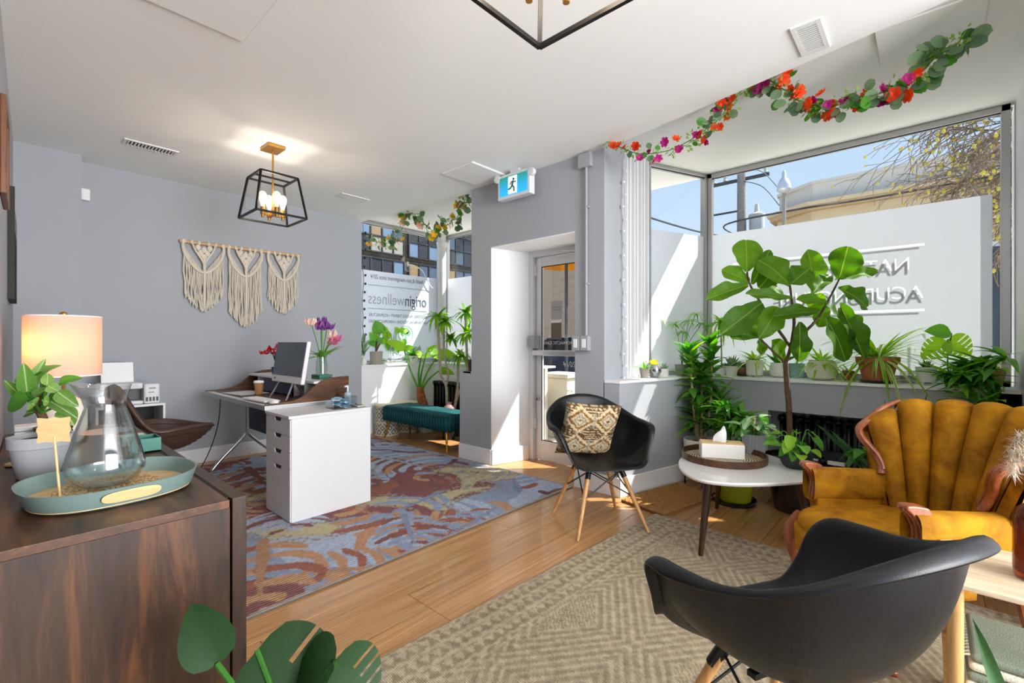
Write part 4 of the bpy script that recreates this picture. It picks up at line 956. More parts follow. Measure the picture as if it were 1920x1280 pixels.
M_run = mat('sign_runner', '#135a52', .6)
def YZ(pts, w): return MB().tube([(-.0392, -y, z) for y, z in pts], w, 6)
rn = MB(); rn.ball((-.0392, -.008, .052), .012, 10, 6); 
for pts, w in (([(.006, .038), (-.008, .0)], .011), ([(-.008, .0), (.012, -.022), (.014, -.058)], .008), ([(-.008, .0), (-.026, -.022), (-.052, -.030)], .008), ([(.006, .034), (.026, .022), (.036, .030)], .006), ([(.004, .034), (-.022, .030), (-.034, .008)], .006)):
    rn.tube([(-.0392, -y, z) for y, z in pts], w, 6)
rn.build('running_man', M_run, ex, smooth=True)
for s in (-1, 1):
    hd = MB().lathe([(.012, -.03), (.032, -.02), (.036, .012), (.034, .02), (.0, .022)], 16).build('lamp_head', MATS['sign_white'], ex, smooth=True, loc=(-.02, s * .20, .085 + .01 * s), rot=(0, -PI / 2, 0))
# electrical boxes on the pier
M_box = mat('conduit_grey', '#a2a3a8', .6)
jb = thing('junction_box', 'grey junction box and conduit running down the pier', 'electrical box', (3.2, 2.07, 0))
MB().box(-.045, -.001, -.06, .06, 2.605, 2.72).build('box', M_box, jb, bevel=.004); MB().tube([(-.022, -.008, 2.605), (-.022, -.008, 1.25)], .011, 10).build('conduit', M_box, jb, smooth=True); MB().box(-.03, -.001, -.03, .014, 2.28, 2.292).box(-.03, -.001, -.03, .014, 1.66, 1.672).build('clip', M_box, jb)
for k, yy in enumerate((2.150, 2.068)):
    sw = thing('light_switch', ('grey surface switch box nearest the door opening', 'grey surface switch box below the conduit')[k], 'switch', (3.2, yy, 1.185))
    MB().box(-.05, -.001, -.038, .038, -.06, .06).build('box', M_box, sw, bevel=.005); MB().box(-.054, -.049, -.018, .018, -.035, .035).build('rocker', M_white, sw, bevel=.002)
sn = thing('motion_sensor', 'small white motion sensor high in the corner', 'sensor', (.49, 5.37, 2.40)); MB().box(-.03, .03, -.05, -.001, 0, .10).build('body', M_white, sn, bevel=.01); MB().box(-.02, .02, -.055, -.05, .02, .055).build('lens', mat('sensor_lens', '#f4f4f4', .2), sn, bevel=.004)
wp = tag(MB().box(1.735, 1.825, 5.362, 5.3715, 2.60, 2.70).build('wall_plate', M_wall, bevel=.004), 'small painted wall plate high behind the pendant', 'plate')
# pictures on the left wall
WX = lambda y: -.215 + (y + 3.6) * (.284 / 8.79)
RZL = -math.atan2(.284, 8.79)
p1 = thing('framed_picture', 'brown framed picture at the top left edge', 'picture', (WX(3.25), 3.25, 2.08), RZL)
M_br = wood('brown_frame', '#4a2a18', '#7a4a2e', None, 3, 'Z', .4)
MB().box(.001, .012, -.16, .16, -.18, .18).build('canvas', mat('picture_white', '#cfcac2', .8), p1); MB().box(.001, .022, -.20, -.16, -.22, .22).box(.001, .022, .16, .20, -.22, .22).box(.001, .022, -.16, .16, .18, .22).box(.001, .022, -.16, .16, -.22, -.18).build('frame', M_br, p1, bevel=.004)
p2 = thing('canvas_print', 'dark forest canvas print on the left wall', 'picture', (WX(4.25), 4.25, 1.76), RZL)
def canv(X, Y):
    n1 = vnoise(X, Y, 9, 3); C = np.where((Y > .78)[..., None], HX('#c9cbbd'), np.where((Y > .6)[..., None], HX('#7d8a7c'), HX('#26332e'))); return C * (.7 + .6 * n1[..., None])
me = print_grid(0, 1, 0, 1, .02, canv, name='print'); me.materials.append(vcolmat('canvas_weave', .8))
inst(me, 'print', p2, Matrix(((0, 0, 1, .0305), (.52, 0, 0, -.26), (0, .66, 0, -.31), (0, 0, 0, 1)))); MB().box(.001, .030, -.26, .26, -.31, .35).build('stretcher', mat('canvas_side', '#2b2624', .7), p2)
# macrame wall hanging
mc = thing('macrame_hanging', 'cream macrame wall hanging of three fringed pieces on a dowel', 'wall hanging', (0, 5.335, 2.165))
M_cord = mat('cotton_cord', '#e2d8c8', .95, bmp=.6, bscale=300, trans=.1); M_dow = wood('dowel', '#b98d5f', '#d0a879', None, 4, 'X', .6)
MB().tube([(1.155, 0, 0), (2.31, 0, .01)], .016, 12).build('dowel', M_dow, mc, smooth=True)
rm = random.Random(4)
for x0, x1, zb in ((1.185, 1.525, -.665), (1.575, 1.885, -.81), (1.955, 2.275, -.655)):
    h = thing('fringed_piece', None, None); h.parent = mc; W_ = x1 - x0; xc = (x0 + x1) / 2; N = 46
    fr_ = MB()
    for i in range(N):
        u = (i + .5) / N; x = x0 + W_ * u; v = abs(2 * u - 1); zt = -.02 - .26 * (1 - v) ** .8; ze = zb + (.17 * v ** 1.6) + rm.uniform(-.012, .012)
        pts = [(x, rm.uniform(-.012, .004), zt)]
        for k in range(1, 5): pts.append((x + rm.uniform(-.004, .004) * k, rm.uniform(-.014, .006), zt + (ze - zt) * k / 4))
        fr_.tube(pts, [.0042, .0042, .0042, .0045, .0062], 4)
    tag(fr_.build('fringe', M_cord, h), kind='stuff')
    for s in (-1, 1):
        MB().tube(cr([(xc + s * W_ / 2, -.006, .018), (xc + s * W_ / 2, -.008, -.08), (xc + s * W_ * .36, -.012, -.19), (xc + s * W_ * .16, -.014, -.265), (xc, -.014, -.29)], 5), [.014] * 21, 8).build('knotted_band', M_cord, h, smooth=True)
        MB().tube(cr([(xc + s * W_ * .30, -.012, .018), (xc + s * W_ * .24, -.016, -.06), (xc + s * W_ * .08, -.018, -.15), (xc, -.018, -.21)], 4), .009, 8).build('twisted_cord', M_cord, h, smooth=True)
    for dx, dz in ((-.05, -.045), (.05, -.045), (0, -.06), (-.028, -.095), (.028, -.095), (0, -.135)):
        MB().lathe([(.004, -.03), (.024, -.008), (.024, .012), (.004, .032)], 10, cap0=False, sy=.4).build('knot', M_cord, h, smooth=True, loc=(xc + dx, -.016, dz))
    MB().tube([(xc, -.018, -.15), (xc + .003, -.02, -.4), (xc, -.014, zb + .03)], [.014, .012, .010], 8).build('centre_cord', M_cord, h, smooth=True)
    for x in (x0 + .006, xc - W_ * .30, xc - .04, xc + .04, xc + W_ * .30, x1 - .006): MB().lathe([(.021, -.010), (.0225, 0), (.021, .010)], 12).build('loop', M_cord, h, smooth=True, loc=(x, 0, .002), rot=(0, PI / 2, 0))
# radiators
M_rad = mat('black_iron', '#0f0f11', .35, .2)
def radiator(label, loc, rz, n, w, H, D):
    t = thing('radiator', label, 'radiator', loc, rz)
    sec = MB()
    for dy in (-D / 3, 0, D / 3): sec.tube([(0, dy, .06), (0, dy, H - .03)], .017, 8)
    sec.tube([(0, -D / 2, H - .035), (0, D / 2, H - .035)], .027, 8); sec.tube([(0, -D / 2, .08), (0, D / 2, .08)], .027, 8)
    me = sec.mesh('section', True); me.materials.append(M_rad)
    for k in range(n): inst(me, 'section', t, Matrix.Translation(((k + .5) * w, 0, 0)))
    for x in (.5 * w, (n - .5) * w):
        for dy in (-D / 3, D / 3): MB().tube([(x, dy, 0), (x, dy, .09)], [.022, .016], 8).build('foot', M_rad, t, smooth=True)
radiator('black cast iron radiator in the niche under the right window', (4.415, .95, 0), -PI / 2, 19, .065, .60, .14)
radiator('black cast iron radiator in the side bay behind the bench', (4.14, 5.20, 0), -PI / 2, 12, .065, .66, .12)
# string of white fairy lights beside the right window
fl2 = thing('fairy_lights', 'white string of globe fairy lights hanging down the window casing', 'string lights', (3.43, 1.876, 0))
M_fw = mat('fairy_white', '#f6f6f3', .3, trans=.3); rs = random.Random(6)
pts = [(0, -.004, 2.70 - i * .10 + 0) for i in range(19)]; pts = [(x + rs.uniform(-.012, .012), y - .006, z) for x, y, z in pts]
MB().tube(cr(pts, 3), .003, 5).build('cord', M_fw, fl2)
bm_ = MB().ball((0, 0, 0), .011, 10, 7, 1.2).mesh('bulb', True); bm_.materials.append(M_fw)
for i, p in enumerate(pts[1:]): inst(bm_, 'bulb', fl2, Matrix.Translation((p[0] + (-1) ** i * .016, p[1] - .012, p[2])))
fl3 = thing('fairy_lights', 'black string of fairy bulbs at the side bay window edge', 'string lights', (3.16, 5.46, 0))
pts = [(rs.uniform(-.012, .012), -.004, 2.72 - i * .11) for i in range(14)]; MB().tube(cr(pts, 3), .003, 5).build('cord', M_wire, fl3)
bm2 = MB().ball((0, 0, 0), .013, 8, 6, 1.3).mesh('bulb', True); bm2.materials.append(M_wire)
for p in pts[1:]: inst(bm2, 'bulb', fl3, Matrix.Translation((p[0] + .02, p[1] - .012, p[2])))
fl4 = thing('globe_lamp_cord', 'single clear globe bulb on a white cord in the side bay', 'string lights', (4.02, 5.47, 0))
MB().tube(cr([(.30, -.02, 1.98), (.22, -.02, 2.02), (.08, -.02, 2.22), (-.08, -.02, 2.28), (-.16, -.02, 2.28)], 6), .008, 6).build('cord', M_fw, fl4); MB().ball((-.17, -.02, 2.225), .045, 14, 9).build('globe', glassmat('bulb_clear', (.95, .95, .96), 3), fl4, smooth=True); MB().tube([(-.17, -.02, 2.26), (-.17, -.02, 2.32)], .014, 8).build('cap', M_fw, fl4)
# ================================================================ things on the sideboard
Z0 = .7235
M_sage = mat('sage_metal', '#7d928d', .4, spec=.4); M_birch = wood('birch', '#c99f68', '#dcb984', '#e6c898', 2, 'X', .5, 8)
ty = thing('serving_tray', 'oval sage green tray with pale wood base on the sideboard', 'tray', (.240, 1.925, .7215), math.radians(6))
def se(a, b, k=2.6, n=56): return [(a * sgnp(math.cos(2 * PI * i / n), 2 / k), b * sgnp(math.sin(2 * PI * i / n), 2 / k)) for i in range(n)]
wall = MB(); rws = [(.186, .172, .0), (.200, .186, .012), (.213, .198, .055), (.216, .201, .059), (.211, .196, .059), (.207, .192, .053), (.194, .180, .014)]
n_ = 56; vs = []
for a, b_, z in rws: vs += [(x, y, z) for x, y in se(a, b_)]
fs = []
for j in range(6):
    for i in range(n_):
        ang = 2 * PI * (i + .5) / n_; slot = (j in (1, 5)) and abs(abs(ang - PI) - PI / 2) < .42
        fs.append((j * n_ + i, j * n_ + (i + 1) % n_, (j + 1) * n_ + (i + 1) % n_, (j + 1) * n_ + i))
fs.append(tuple(range(n_))[::-1]); wall.add(vs, fs); wall.build('rim', M_sage, ty, smooth=True)
MB().prism(se(.196, .182), .006, .0135).build('base', M_birch, ty)
# handle slot insert showing the wood
for s in (-1, 1):
    sl_ = MB(); pts_ = [(-.062 + .0 * 0, 0)]
    ov = [(.070 * sgnp(math.cos(2 * PI * k / 24), .55), .0165 * sgnp(math.sin(2 * PI * k / 24), .8)) for k in range(24)]
    sl_.add([(x, s * (.1985 + .009 * (z + .0) / .04 - .0 * abs(x)), .034 + z) for x, z in ov], [tuple(range(24)) if s < 0 else tuple(range(24))[::-1]])
    sl_.build('handle_opening', M_birch, ty)
dl = tag(MB().lathe([(.03, 0), (.13, 0), (.132, .001), (.13, .002), (.03, .002)], 48).build('lace_doily', None, smooth=False, loc=(.236, 1.955, .7352)), 'round straw lace doily lying in the sage tray', 'doily')
m, n, l, b, o = nt('straw_lace'); vec = coord(n, l); vo = n.new('ShaderNodeTexVoronoi'); vo.feature = 'DISTANCE_TO_EDGE'; vo.inputs['Scale'].default_value = 75; l.new(vec, vo.inputs['Vector'])
l.new(ramp(n, l, vo.outputs[0], [(.08, hexc('#b78642')), (.2, hexc('#e9d6ae'))]), b.inputs['Base Color']); b.inputs['Roughness'].default_value = .9; dl.data.materials.append(m)
# glass pitcher with water
pj = thing('water_pitcher', 'faceted glass pitcher half filled with water on the tray', 'pitcher', (.228, 1.965, .7376))
M_pg = glassmat('pitcher_glass', (.985, .993, .995), 2.2)
prof = [(.002, .002), (.062, .002), (.082, .018), (.101, .046), (.104, .062), (.092, .115), (.072, .185), (.056, .236), (.051, .254), (.055, .285), (.064, .316), (.066, .322), (.062, .322), (.051, .286), (.047, .254), (.052, .236), (.068, .186), (.088, .116), (.100, .062), (.097, .048), (.079, .022), (.060, .007), (.002, .007)]
nn_ = 32; vs = []
for r_, z in prof:
    for k in range(nn_):
        a = 2 * PI * k / nn_; rr_ = r_ * (1 + (.012 * math.cos(a * 10) if .06 < z < .24 else 0)); sp = max(0, math.cos(a - 2.6)) ** 8 * .028 * max(0, (z - .27) / .05)
        vs.append(((rr_ + sp) * math.cos(a), (rr_ + sp) * math.sin(a), z + sp * .4))
MB().add(vs, [(i * nn_ + k, i * nn_ + (k + 1) % nn_, (i + 1) * nn_ + (k + 1) % nn_, (i + 1) * nn_ + k) for i in range(len(prof) - 1) for k in range(nn_)]).build('glass', M_pg, pj, smooth=True)
m = glassmat('water', (.90, .945, .95), 1.6)
MB().lathe([(.002, .0085), (.058, .0085), (.077, .024), (.095, .050), (.098, .062), (.086, .115), (.070, .175), (.002, .175)], 32, cap0=False).build('water', m, pj, smooth=True)
# wooden tag on a stick
wt_ = thing('wooden_tag', 'blank wooden plant tag on a stick standing in the tray', 'tag', (.120, 1.905, .7355))
MB().tube([(.0, .0, .0), (-.012, .004, .185)], .0032, 8).build('stick', M_birch, wt_, smooth=True)
tp = []
for k in range(48):
    a = 2 * PI * k / 48; r_ = 1 / max(abs(math.cos(a)), abs(math.sin(a))) ** .9; r_ *= 1 + .05 * math.cos(8 * a); tp.append((.038 * r_ * math.cos(a), .036 * r_ * math.sin(a)))
MB().prism(tp, -.0015, .0015).build('board', M_birch, wt_, loc=(-.013, .0045, .205), rot=(PI / 2, 0, YAW - PI / 2 + .35))
# potted philodendron pot etc. come with the plants; lamp
tl = thing('table_lamp', 'lit table lamp with white drum shade and cream ceramic base', 'table lamp', (.205, 3.06, .7215))
M_cer = mat('cream_ceramic', '#e6dccd', .35); M_shade = mat('lamp_shade', '#d6cbc0', .9, trans=.45)
MB().lathe([(.06, 0), (.07, .01), (.085, .06), (.085, .14), (.075, .19), (.04, .215), (.02, .22)], 28, cap1=True).build('base', M_cer, tl, smooth=True); MB().tube([(0, 0, .22), (0, 0, .60)], .007, 8).build('stem', M_gold2, tl)
MB().lathe([(.138, .315), (.138, .598)], 48, cap0=False).build('shade', M_shade, tl, smooth=True); sh = tl.children[-1]
MB().lathe([(.1385, .595), (.1385, .60), (.134, .60)], 48, cap0=False).build('shade_ring', M_white, sh); MB().lathe([(.1385, .315), (.1385, .32)], 48, cap0=False).build('shade_ring', M_white, sh)
MB().bar((-.137, 0, .59), (.137, 0, .59), .004, .004).bar((0, -.137, .59), (0, .137, .59), .004, .004).build('spider', M_gold2, sh); MB().ball((0, 0, .608), .016, 12, 8, .8).build('finial', M_gold2, tl, smooth=True)
MB().ball((0, 0, .44), .03, 12, 8).build('bulb', mat('lamp_bulb', (1, .8, .5), .4, emit=(1, .62, .3), es=3), tl, smooth=True)
ld = bpy.data.lights.new('table_lamp_light', 'POINT'); ld.energy = 1.1; ld.color = (1, .34, .08); ld.shadow_soft_size = .035; lo = bpy.data.objects.new('table_lamp_light', ld); COL.objects.link(lo); lo.parent = tl; lo.location = (-.06, -.03, .46)
gb = thing('green_box', 'open dark green desk box on the sideboard', 'box', (.425, 2.56, .7235)); M_green = mat('green_plastic', '#1f6f60', .4)
MB().box(-.05, .05, -.06, .06, 0, .004).build('bottom', M_green, gb); 
for a in ((-.05, -.046, -.06, .06), (.046, .05, -.06, .06), (-.046, .046, -.06, -.056), (-.046, .046, .056, .06)): MB().box(*a, 0, .058).build('side', M_green, gb)
tag(MB().box(.37, .46, 2.70, 2.80, .7235, .765).build('paper_stack', mat('mint_paper', '#b7d3c8', .8), bevel=.002), 'pale mint stack of leaflets behind the green box', 'papers')
co_ = tag(MB().lathe([(.0, 0), (.045, 0), (.047, .003), (.045, .008), (.0, .008)], 24).build('coaster', M_birch, smooth=True, loc=(.058, 2.63, .7222)), 'round wooden coaster at the left edge of sideboard', 'coaster')
ws_ = thing('white_candle_box', 'stack of ridged white tealight boxes behind the plant pot', 'box', (.085, 2.80, .7215))
for k in range(6): MB().box(-.045, .045, -.045, .045, k * .022, k * .022 + .020).build('tier', M_white, ws_, bevel=.003)
tc = thing('candle_jar', 'dark teal candle jar with wooden lid beside the lamp', 'candle', (.15, 2.70, .7235)); MB().lathe([(.055, 0), (.06, .01), (.06, .105), (.056, .11)], 24, cap1=True).build('jar', mat('teal_glass', '#1d5a5a', .12), tc, smooth=True); MB().lathe([(.058, .111), (.060, .114), (.060, .126), (.0, .126)], 24).build('lid', M_walnut_x, tc, smooth=True)

# ================================================================ things on desk and drawer unit
ZD = .7095 + .0355
mo = thing('monitor', 'white all in one computer with dark screen on the desk', 'monitor', (1.515, 3.78, ZD)); TL = Matrix.Translation((0, 0, .14)) @ Matrix.Rotation(math.radians(9), 4, 'Y')
M_scr = mat('dark_screen', '#3d4754', .2); M_mo = mat('monitor_white', '#dedad8', .35)
MB().box(0, .03, -.28, .28, -.01, .32, TL).build('body', M_mo, mo, bevel=.006); MB().box(-.003, -.0005, -.27, .27, .045, .312, TL).build('screen', M_scr, mo); MB().box(-.002, -.0005, .20, .235, .012, .024, TL).build('badge', mat('badge_red', '#7a3a3a', .5), mo)
for s in (-1, 1): MB().tube([(.02, s * .12, .16), (-.06, s * .16, .004)], .007, 8).build('stand_leg', M_chrome, mo, smooth=True)
MB().tube([(.03, 0, .2), (.16, 0, .004)], .012, 8).build('stand_strut', M_chrome, mo, smooth=True)
cp = thing('coffee_cup', 'brown paper coffee cup with white lid on the desk', 'cup', (1.50, 4.30, ZD)); MB().lathe([(.028, 0), (.039, .10)], 24, cap1=True).build('cup', mat('kraft_paper', '#a9764a', .8), cp, smooth=True); MB().lathe([(.041, .10), (.041, .108), (.036, .118), (.0, .118)], 24).build('lid', M_white, cp, smooth=True)
tag(MB().box(-.12, .12, -.17, .17, 0, .002).build('paper_sheet', M_lam, loc=(1.46, 4.50, ZD), rot=(0, 0, .15)), 'large white paper sheet spread on the far desk end', 'paper')
kb = thing('keyboard', 'slim white keyboard lying in front of the monitor', 'keyboard', (1.36, 3.86, ZD), .06); MB().box(-.06, .06, -.20, .20, 0, .010).build('tray', M_mo, kb, bevel=.004)
km = MB().box(-.0075, .0075, -.0075, .0075, 0, .003).mesh('key'); km.materials.append(M_white)
for i in range(5):
    for j in range(20): inst(km, 'key', kb, Matrix.Translation((-.042 + i * .021, -.18 + j * .0189, .010)))
ms = tag(MB().grid(lambda u, v: V(.03 * math.cos(u * 2 * PI) * math.cos(v * PI / 2), .052 * math.sin(u * 2 * PI) * math.cos(v * PI / 2), .028 * math.sin(v * PI / 2)), 24, 8, True).build('computer_mouse', M_white, smooth=True, loc=(1.36, 3.60, ZD)), 'white computer mouse near the desk corner', 'mouse')
br = thing('brochure_holder', 'clear brochure holder with blue and pink leaflets on the hutch', 'brochure holder', (1.70, 4.02, .8895)); M_acr = glassmat('acrylic', (.93, .96, .98), 2.0)
MB().box(-.04, .04, -.12, .12, 0, .004).box(-.04, -.037, -.12, .12, 0, .09).build('holder', M_acr, br)
for k, (m_, y) in enumerate(((mat('leaflet_blue', '#2f6ea3', .5), .06), (mat('leaflet_pink', '#c9a3b0', .5), -.055))): 
    lf_ = MB().box(-.002, .002, -.052, .052, 0, .19).build('leaflet', m_, br, loc=(-.01, y, .005), rot=(0, .15, 0)); MB().box(-.0026, -.002, -.045, .045, .10, .17).build('print', mat('leaflet_print%d' % k, ('#cfe2ef', '#8d4a55')[k], .5), lf_)
gx = tag(MB().box(-.055, .055, -.075, .075, 0, .036).build('green_tin', mat('tin_green', '#2d6a56', .5), bevel=.003, loc=(1.80, 3.76, .8895)), 'flat green box under the tulip vase', 'box')
mk = thing('mask_box', 'clear acrylic box filled with blue face masks', 'box', (1.70, 3.24, .7098)); 
for a in ((-.09, .09, -.062, -.059), (-.09, .09, .059, .062), (-.09, -.087, -.059, .059), (.087, .09, -.059, .059)): MB().box(*a, 0, .085).build('side', M_acr, mk)
MB().box(-.09, .09, -.062, .062, 0, .003).build('bottom', M_acr, mk)
rk = random.Random(9); M_mask = mat('mask_blue', '#8fc0d8', .8); M_mask2 = mat('mask_white', '#eef2f4', .8)
for k in range(14):
    a = rk.uniform(0, PI); Mx = Matrix.Translation((rk.uniform(-.03, .03), rk.uniform(-.018, .018), .008 + k * .0042)) @ Matrix.Rotation(a, 4, 'Z') @ Matrix.Rotation(rk.uniform(-.3, .3), 4, 'X')
    b_ = MB().grid(lambda u, v: V((u - .5) * .085, (v - .5) * .055, .008 * math.sin(u * PI) + .002 * math.cos(v * 25)), 8, 8); me = b_.mesh('mask', True); me.materials.append(M_mask if k % 4 else M_mask2)
    o = inst(me, 'face_mask', None, Matrix.Translation((1.70, 3.24, .7098)) @ Mx); tag(o, 'disposable pleated face mask in the clear box', 'face mask', 'face masks in the acrylic box')
sz = thing('sanitizer_bottle', 'clear hand sanitizer pump bottle on the drawer unit', 'bottle', (1.815, 3.36, .7098)); MB().lathe([(.024, 0), (.026, .004), (.026, .075), (.022, .09), (.010, .098), (.010, .11)], 20, cap1=True).build('bottle', mat('sanitizer', '#cfe0e6', .1, trans=.5), sz, smooth=True); MB().tube([(0, 0, .11), (0, 0, .145)], .006, 8).tube([(0, 0, .145), (-.03, -.01, .142)], .006, 8).build('pump', M_white, sz)
ds = thing('pen_dish', 'shallow grey dish with a pen on the drawer unit', 'dish', (1.81, 3.20, .7098)); MB().box(-.03, .03, -.05, .05, 0, .004).build('bottom', mat('grey_clay', '#b9b6ae', .7), ds)
for a in ((-.03, .03, -.05, -.046), (-.03, .03, .046, .05), (-.03, -.027, -.046, .046), (.027, .03, -.046, .046)): MB().box(*a, 0, .014).build('rim', MATS['grey_clay'], ds)
MB().tube([(-.02, -.04, .016), (.01, .05, .018)], .004, 6).build('pen', M_wire, ds)
# printer
pr = thing('printer', 'white ink tank printer with paper loaded on the shelf unit', 'printer', (.72, 4.98, .6825 + .0005))
M_prt = mat('printer_white', '#d8d8da', .4); M_prd = mat('printer_dark', '#17181a', .4)
MB().box(-.19, .08, -.15, .15, 0, .03).box(-.19, .08, .0, .15, .03, .125).box(-.19, -.16, -.15, 0, .03, .125).box(-.19, .08, -.13, .15, .125, .175).build('body', M_prt, pr, bevel=.012); MB().box(-.16, .08, -.02, -.001, .032, .124).build('output_slot', M_prd, pr)
tk = MB().box(.081, .19, -.155, .15, 0, .165).build('ink_tank', M_prt, pr, bevel=.014)
for k in range(4): MB().box(.093 + k * .023, .108 + k * .023, -.1575, -.1552, .02, .055).build('ink_window', M_prd, tk, bevel=.002)
MB().box(.112, .16, -.1575, -.1552, .122, .134).build('badge', mat('badge_grey', '#7d7f84', .4), tk); MB().box(.112, .15, -.1575, -.1552, .09, .098).build('badge', MATS['badge_grey'], tk)
MB().box(-.14, .05, -.1325, -.1302, .132, .165).build('panel', mat('panel_grey', '#bcbec2', .3), pr); MB().box(-.13, -.085, -.134, -.1325, .14, .158).build('display', M_prd, pr)
tag(MB().box(-.105, .105, -.002, .002, 0, .17).build('paper_sheet', M_white, loc=(.665, 5.06, .855), rot=(-.2, 0, 0)), 'white paper standing in the printer feed', 'paper')
bx2 = thing('hole_punch', 'white office gadget with a ring on the printer shelf', 'office tool', (.74, 4.93, .3475)); MB().box(-.07, .07, -.04, .04, 0, .05).build('body', M_white, bx2, bevel=.01); MB().lathe([(.014, 0), (.02, .002), (.02, .008), (.014, .01)], 16, cap0=False).build('ring', M_wire, bx2, loc=(.09, -.04, .03), rot=(PI / 2, 0, 0))
# ================================================================ coffee table things
wr2 = thing('round_tray', 'round wooden rimmed tray on the coffee table', 'tray', (3.055, .965, .4608)); 
MB().lathe([(.225, 0), (.244, .0), (.248, .012), (.248, .042), (.240, .042), (.236, .008)], 56, cap0=False).build('rim', M_walnut_x, wr2, smooth=True)
m, n, l, b, o = nt('woven_rattan'); vec = coord(n, l); wv = n.new('ShaderNodeTexWave'); wv.wave_type = 'RINGS'; wv.rings_direction = 'Z'; wv.inputs['Scale'].default_value = 22; l.new(vec, wv.inputs[0]); ck = noise(n, l, vec, 90, 2)
l.new(ramp(n, l, math_(n, l, 'MULTIPLY', wv.outputs[1], ck), [(.15, hexc('#5d4630')), (.4, hexc('#d9cdb4'))]), b.inputs['Base Color']); bump(n, l, b, wv.outputs[1], .6, .004); b.inputs['Roughness'].default_value = .8
MB().lathe([(.0, .002), (.238, .002), (.238, .008), (.0, .008)], 56, cap0=False).build('woven_base', m, wr2)
tb2 = thing('tissue_box', 'white tissue box with birch lid in the round tray', 'tissue box', (3.075, .985, .4692), math.radians(-62)); MB().box(-.125, .125, -.058, .058, 0, .088).build('box', mat('box_white', '#efece6', .5), tb2, bevel=.004)
MB().box(-.122, .122, -.055, .055, .0885, .094).build('lid', M_birch, tb2); MB().prism([(.045 * math.cos(2 * PI * k / 20), .012 * math.sin(2 * PI * k / 20)) for k in range(20)], .0941, .0946).build('slot', M_slot, tb2)
def tiss(u, v): a = u * 2 * PI; w = .028 * (1 - v) + .012 * math.sin(v * PI) + .004; return V(w * 1.2 * math.cos(a) + .02 * v * v - .01 + .006 * math.sin(a * 3) * v, .010 * math.sin(a) * (1 - .5 * v) + .006 * math.sin(a * 2 + 3 * v), .094 + .088 * v + .012 * v * math.cos(a))
MB().grid(tiss, 24, 10, True).build('tissue', mat('tissue', '#ffffff', .9, trans=.3), tb2, smooth=True)
# side table things
av = thing('amber_vase', 'amber glass bottle vase on the side table', 'vase', (2.015, -.240, .5112))
m, n, l, b, o = nt('amber_glass'); b.inputs['Base Color'].default_value = c4(hexc('#a34e1e')); b.inputs['Transmission Weight'].default_value = .75; b.inputs['Roughness'].default_value = .05; b.inputs['IOR'].default_value = 1.3
MB().lathe([(.050, 0), (.058, .008), (.060, .03), (.060, .17), (.055, .195), (.035, .215), (.030, .23), (.033, .24), (.028, .24), (.026, .23), (.03, .214), (.050, .192), (.055, .17), (.055, .02), (.0, .012)], 32).build('glass', m, av, smooth=True)
M_pamp = mat('pampas', '#d8cbb8', .95, trans=.2); rp = random.Random(12)
for k, (dx, dy, L) in enumerate(((-.035, .035, .20), (.0, .03, .25), (.03, .0, .27), (-.01, -.04, .24))):
    pg = thing('pampas_stem', ('fluffy beige pampas plume drooping towards the armchair', 'upright beige pampas plume in the amber vase, second from left', 'tall pampas plume rising from the amber vase centre', 'pampas plume leaning to the right in the amber vase')[k], 'dried grass', (2.015, -.240, .70), 0, 'pampas plumes in the amber vase')
    sp = cr([(0, 0, -.17), (0, 0, .05), (dx * .6, dy * .6, L * .75), (dx * 1.3, dy * 1.3, L * .9), (dx * 2.0, dy * 2.0, L * .62)], 5); MB().tube(sp[:14], .002, 5).build('stalk', M_birch, pg)
    pf = MB()
    for i in range(700):
        t = rp.uniform(.45, 1.0); p = sp[min(len(sp) - 1, int(t * (len(sp) - 1)))] + V(rp.uniform(-.008, .008), rp.uniform(-.008, .008), rp.uniform(-.008, .008))
        d = V(rp.uniform(-1, 1), rp.uniform(-1, 1), rp.uniform(-1, .7)).normalized(); q = p + d * rp.uniform(.02, .045) + V(0, 0, -.008); s_ = d.cross(V(.3, .2, 1)).normalized() * .0012
        pf.add([p - s_, p + s_, q], [(0, 1, 2)])
    tag(pf.build('plume', M_pamp, pg), kind='stuff')
th = thing('folded_throw', 'folded sage and cream fringed throw on the lower shelf', 'throw', (2.02, -.21, .1978)); M_th1 = mat('sage_throw', '#7f8a78', .95, bmp=.5, bscale=250); M_th2 = mat('cream_throw', '#ded6c4', .95, bmp=.5, bscale=200)
for k in range(4): MB().box(-.155 + .004 * k, .15 - .003 * k, -.13, .135 - .004 * k, .002 + k * .026, .026 + k * .026).build('fold', (M_th2, M_th1, M_th2, M_th1)[k], th, bevel=.011, seg=4)
for k in range(14): MB().tube([(-.14 + k * .02, .125, .10), (-.143 + k * .02 + rp.uniform(-.004, .004), .150, .088), (-.14 + k * .02, .158, .06)], .003, 5).build('tassel', M_th2, th)
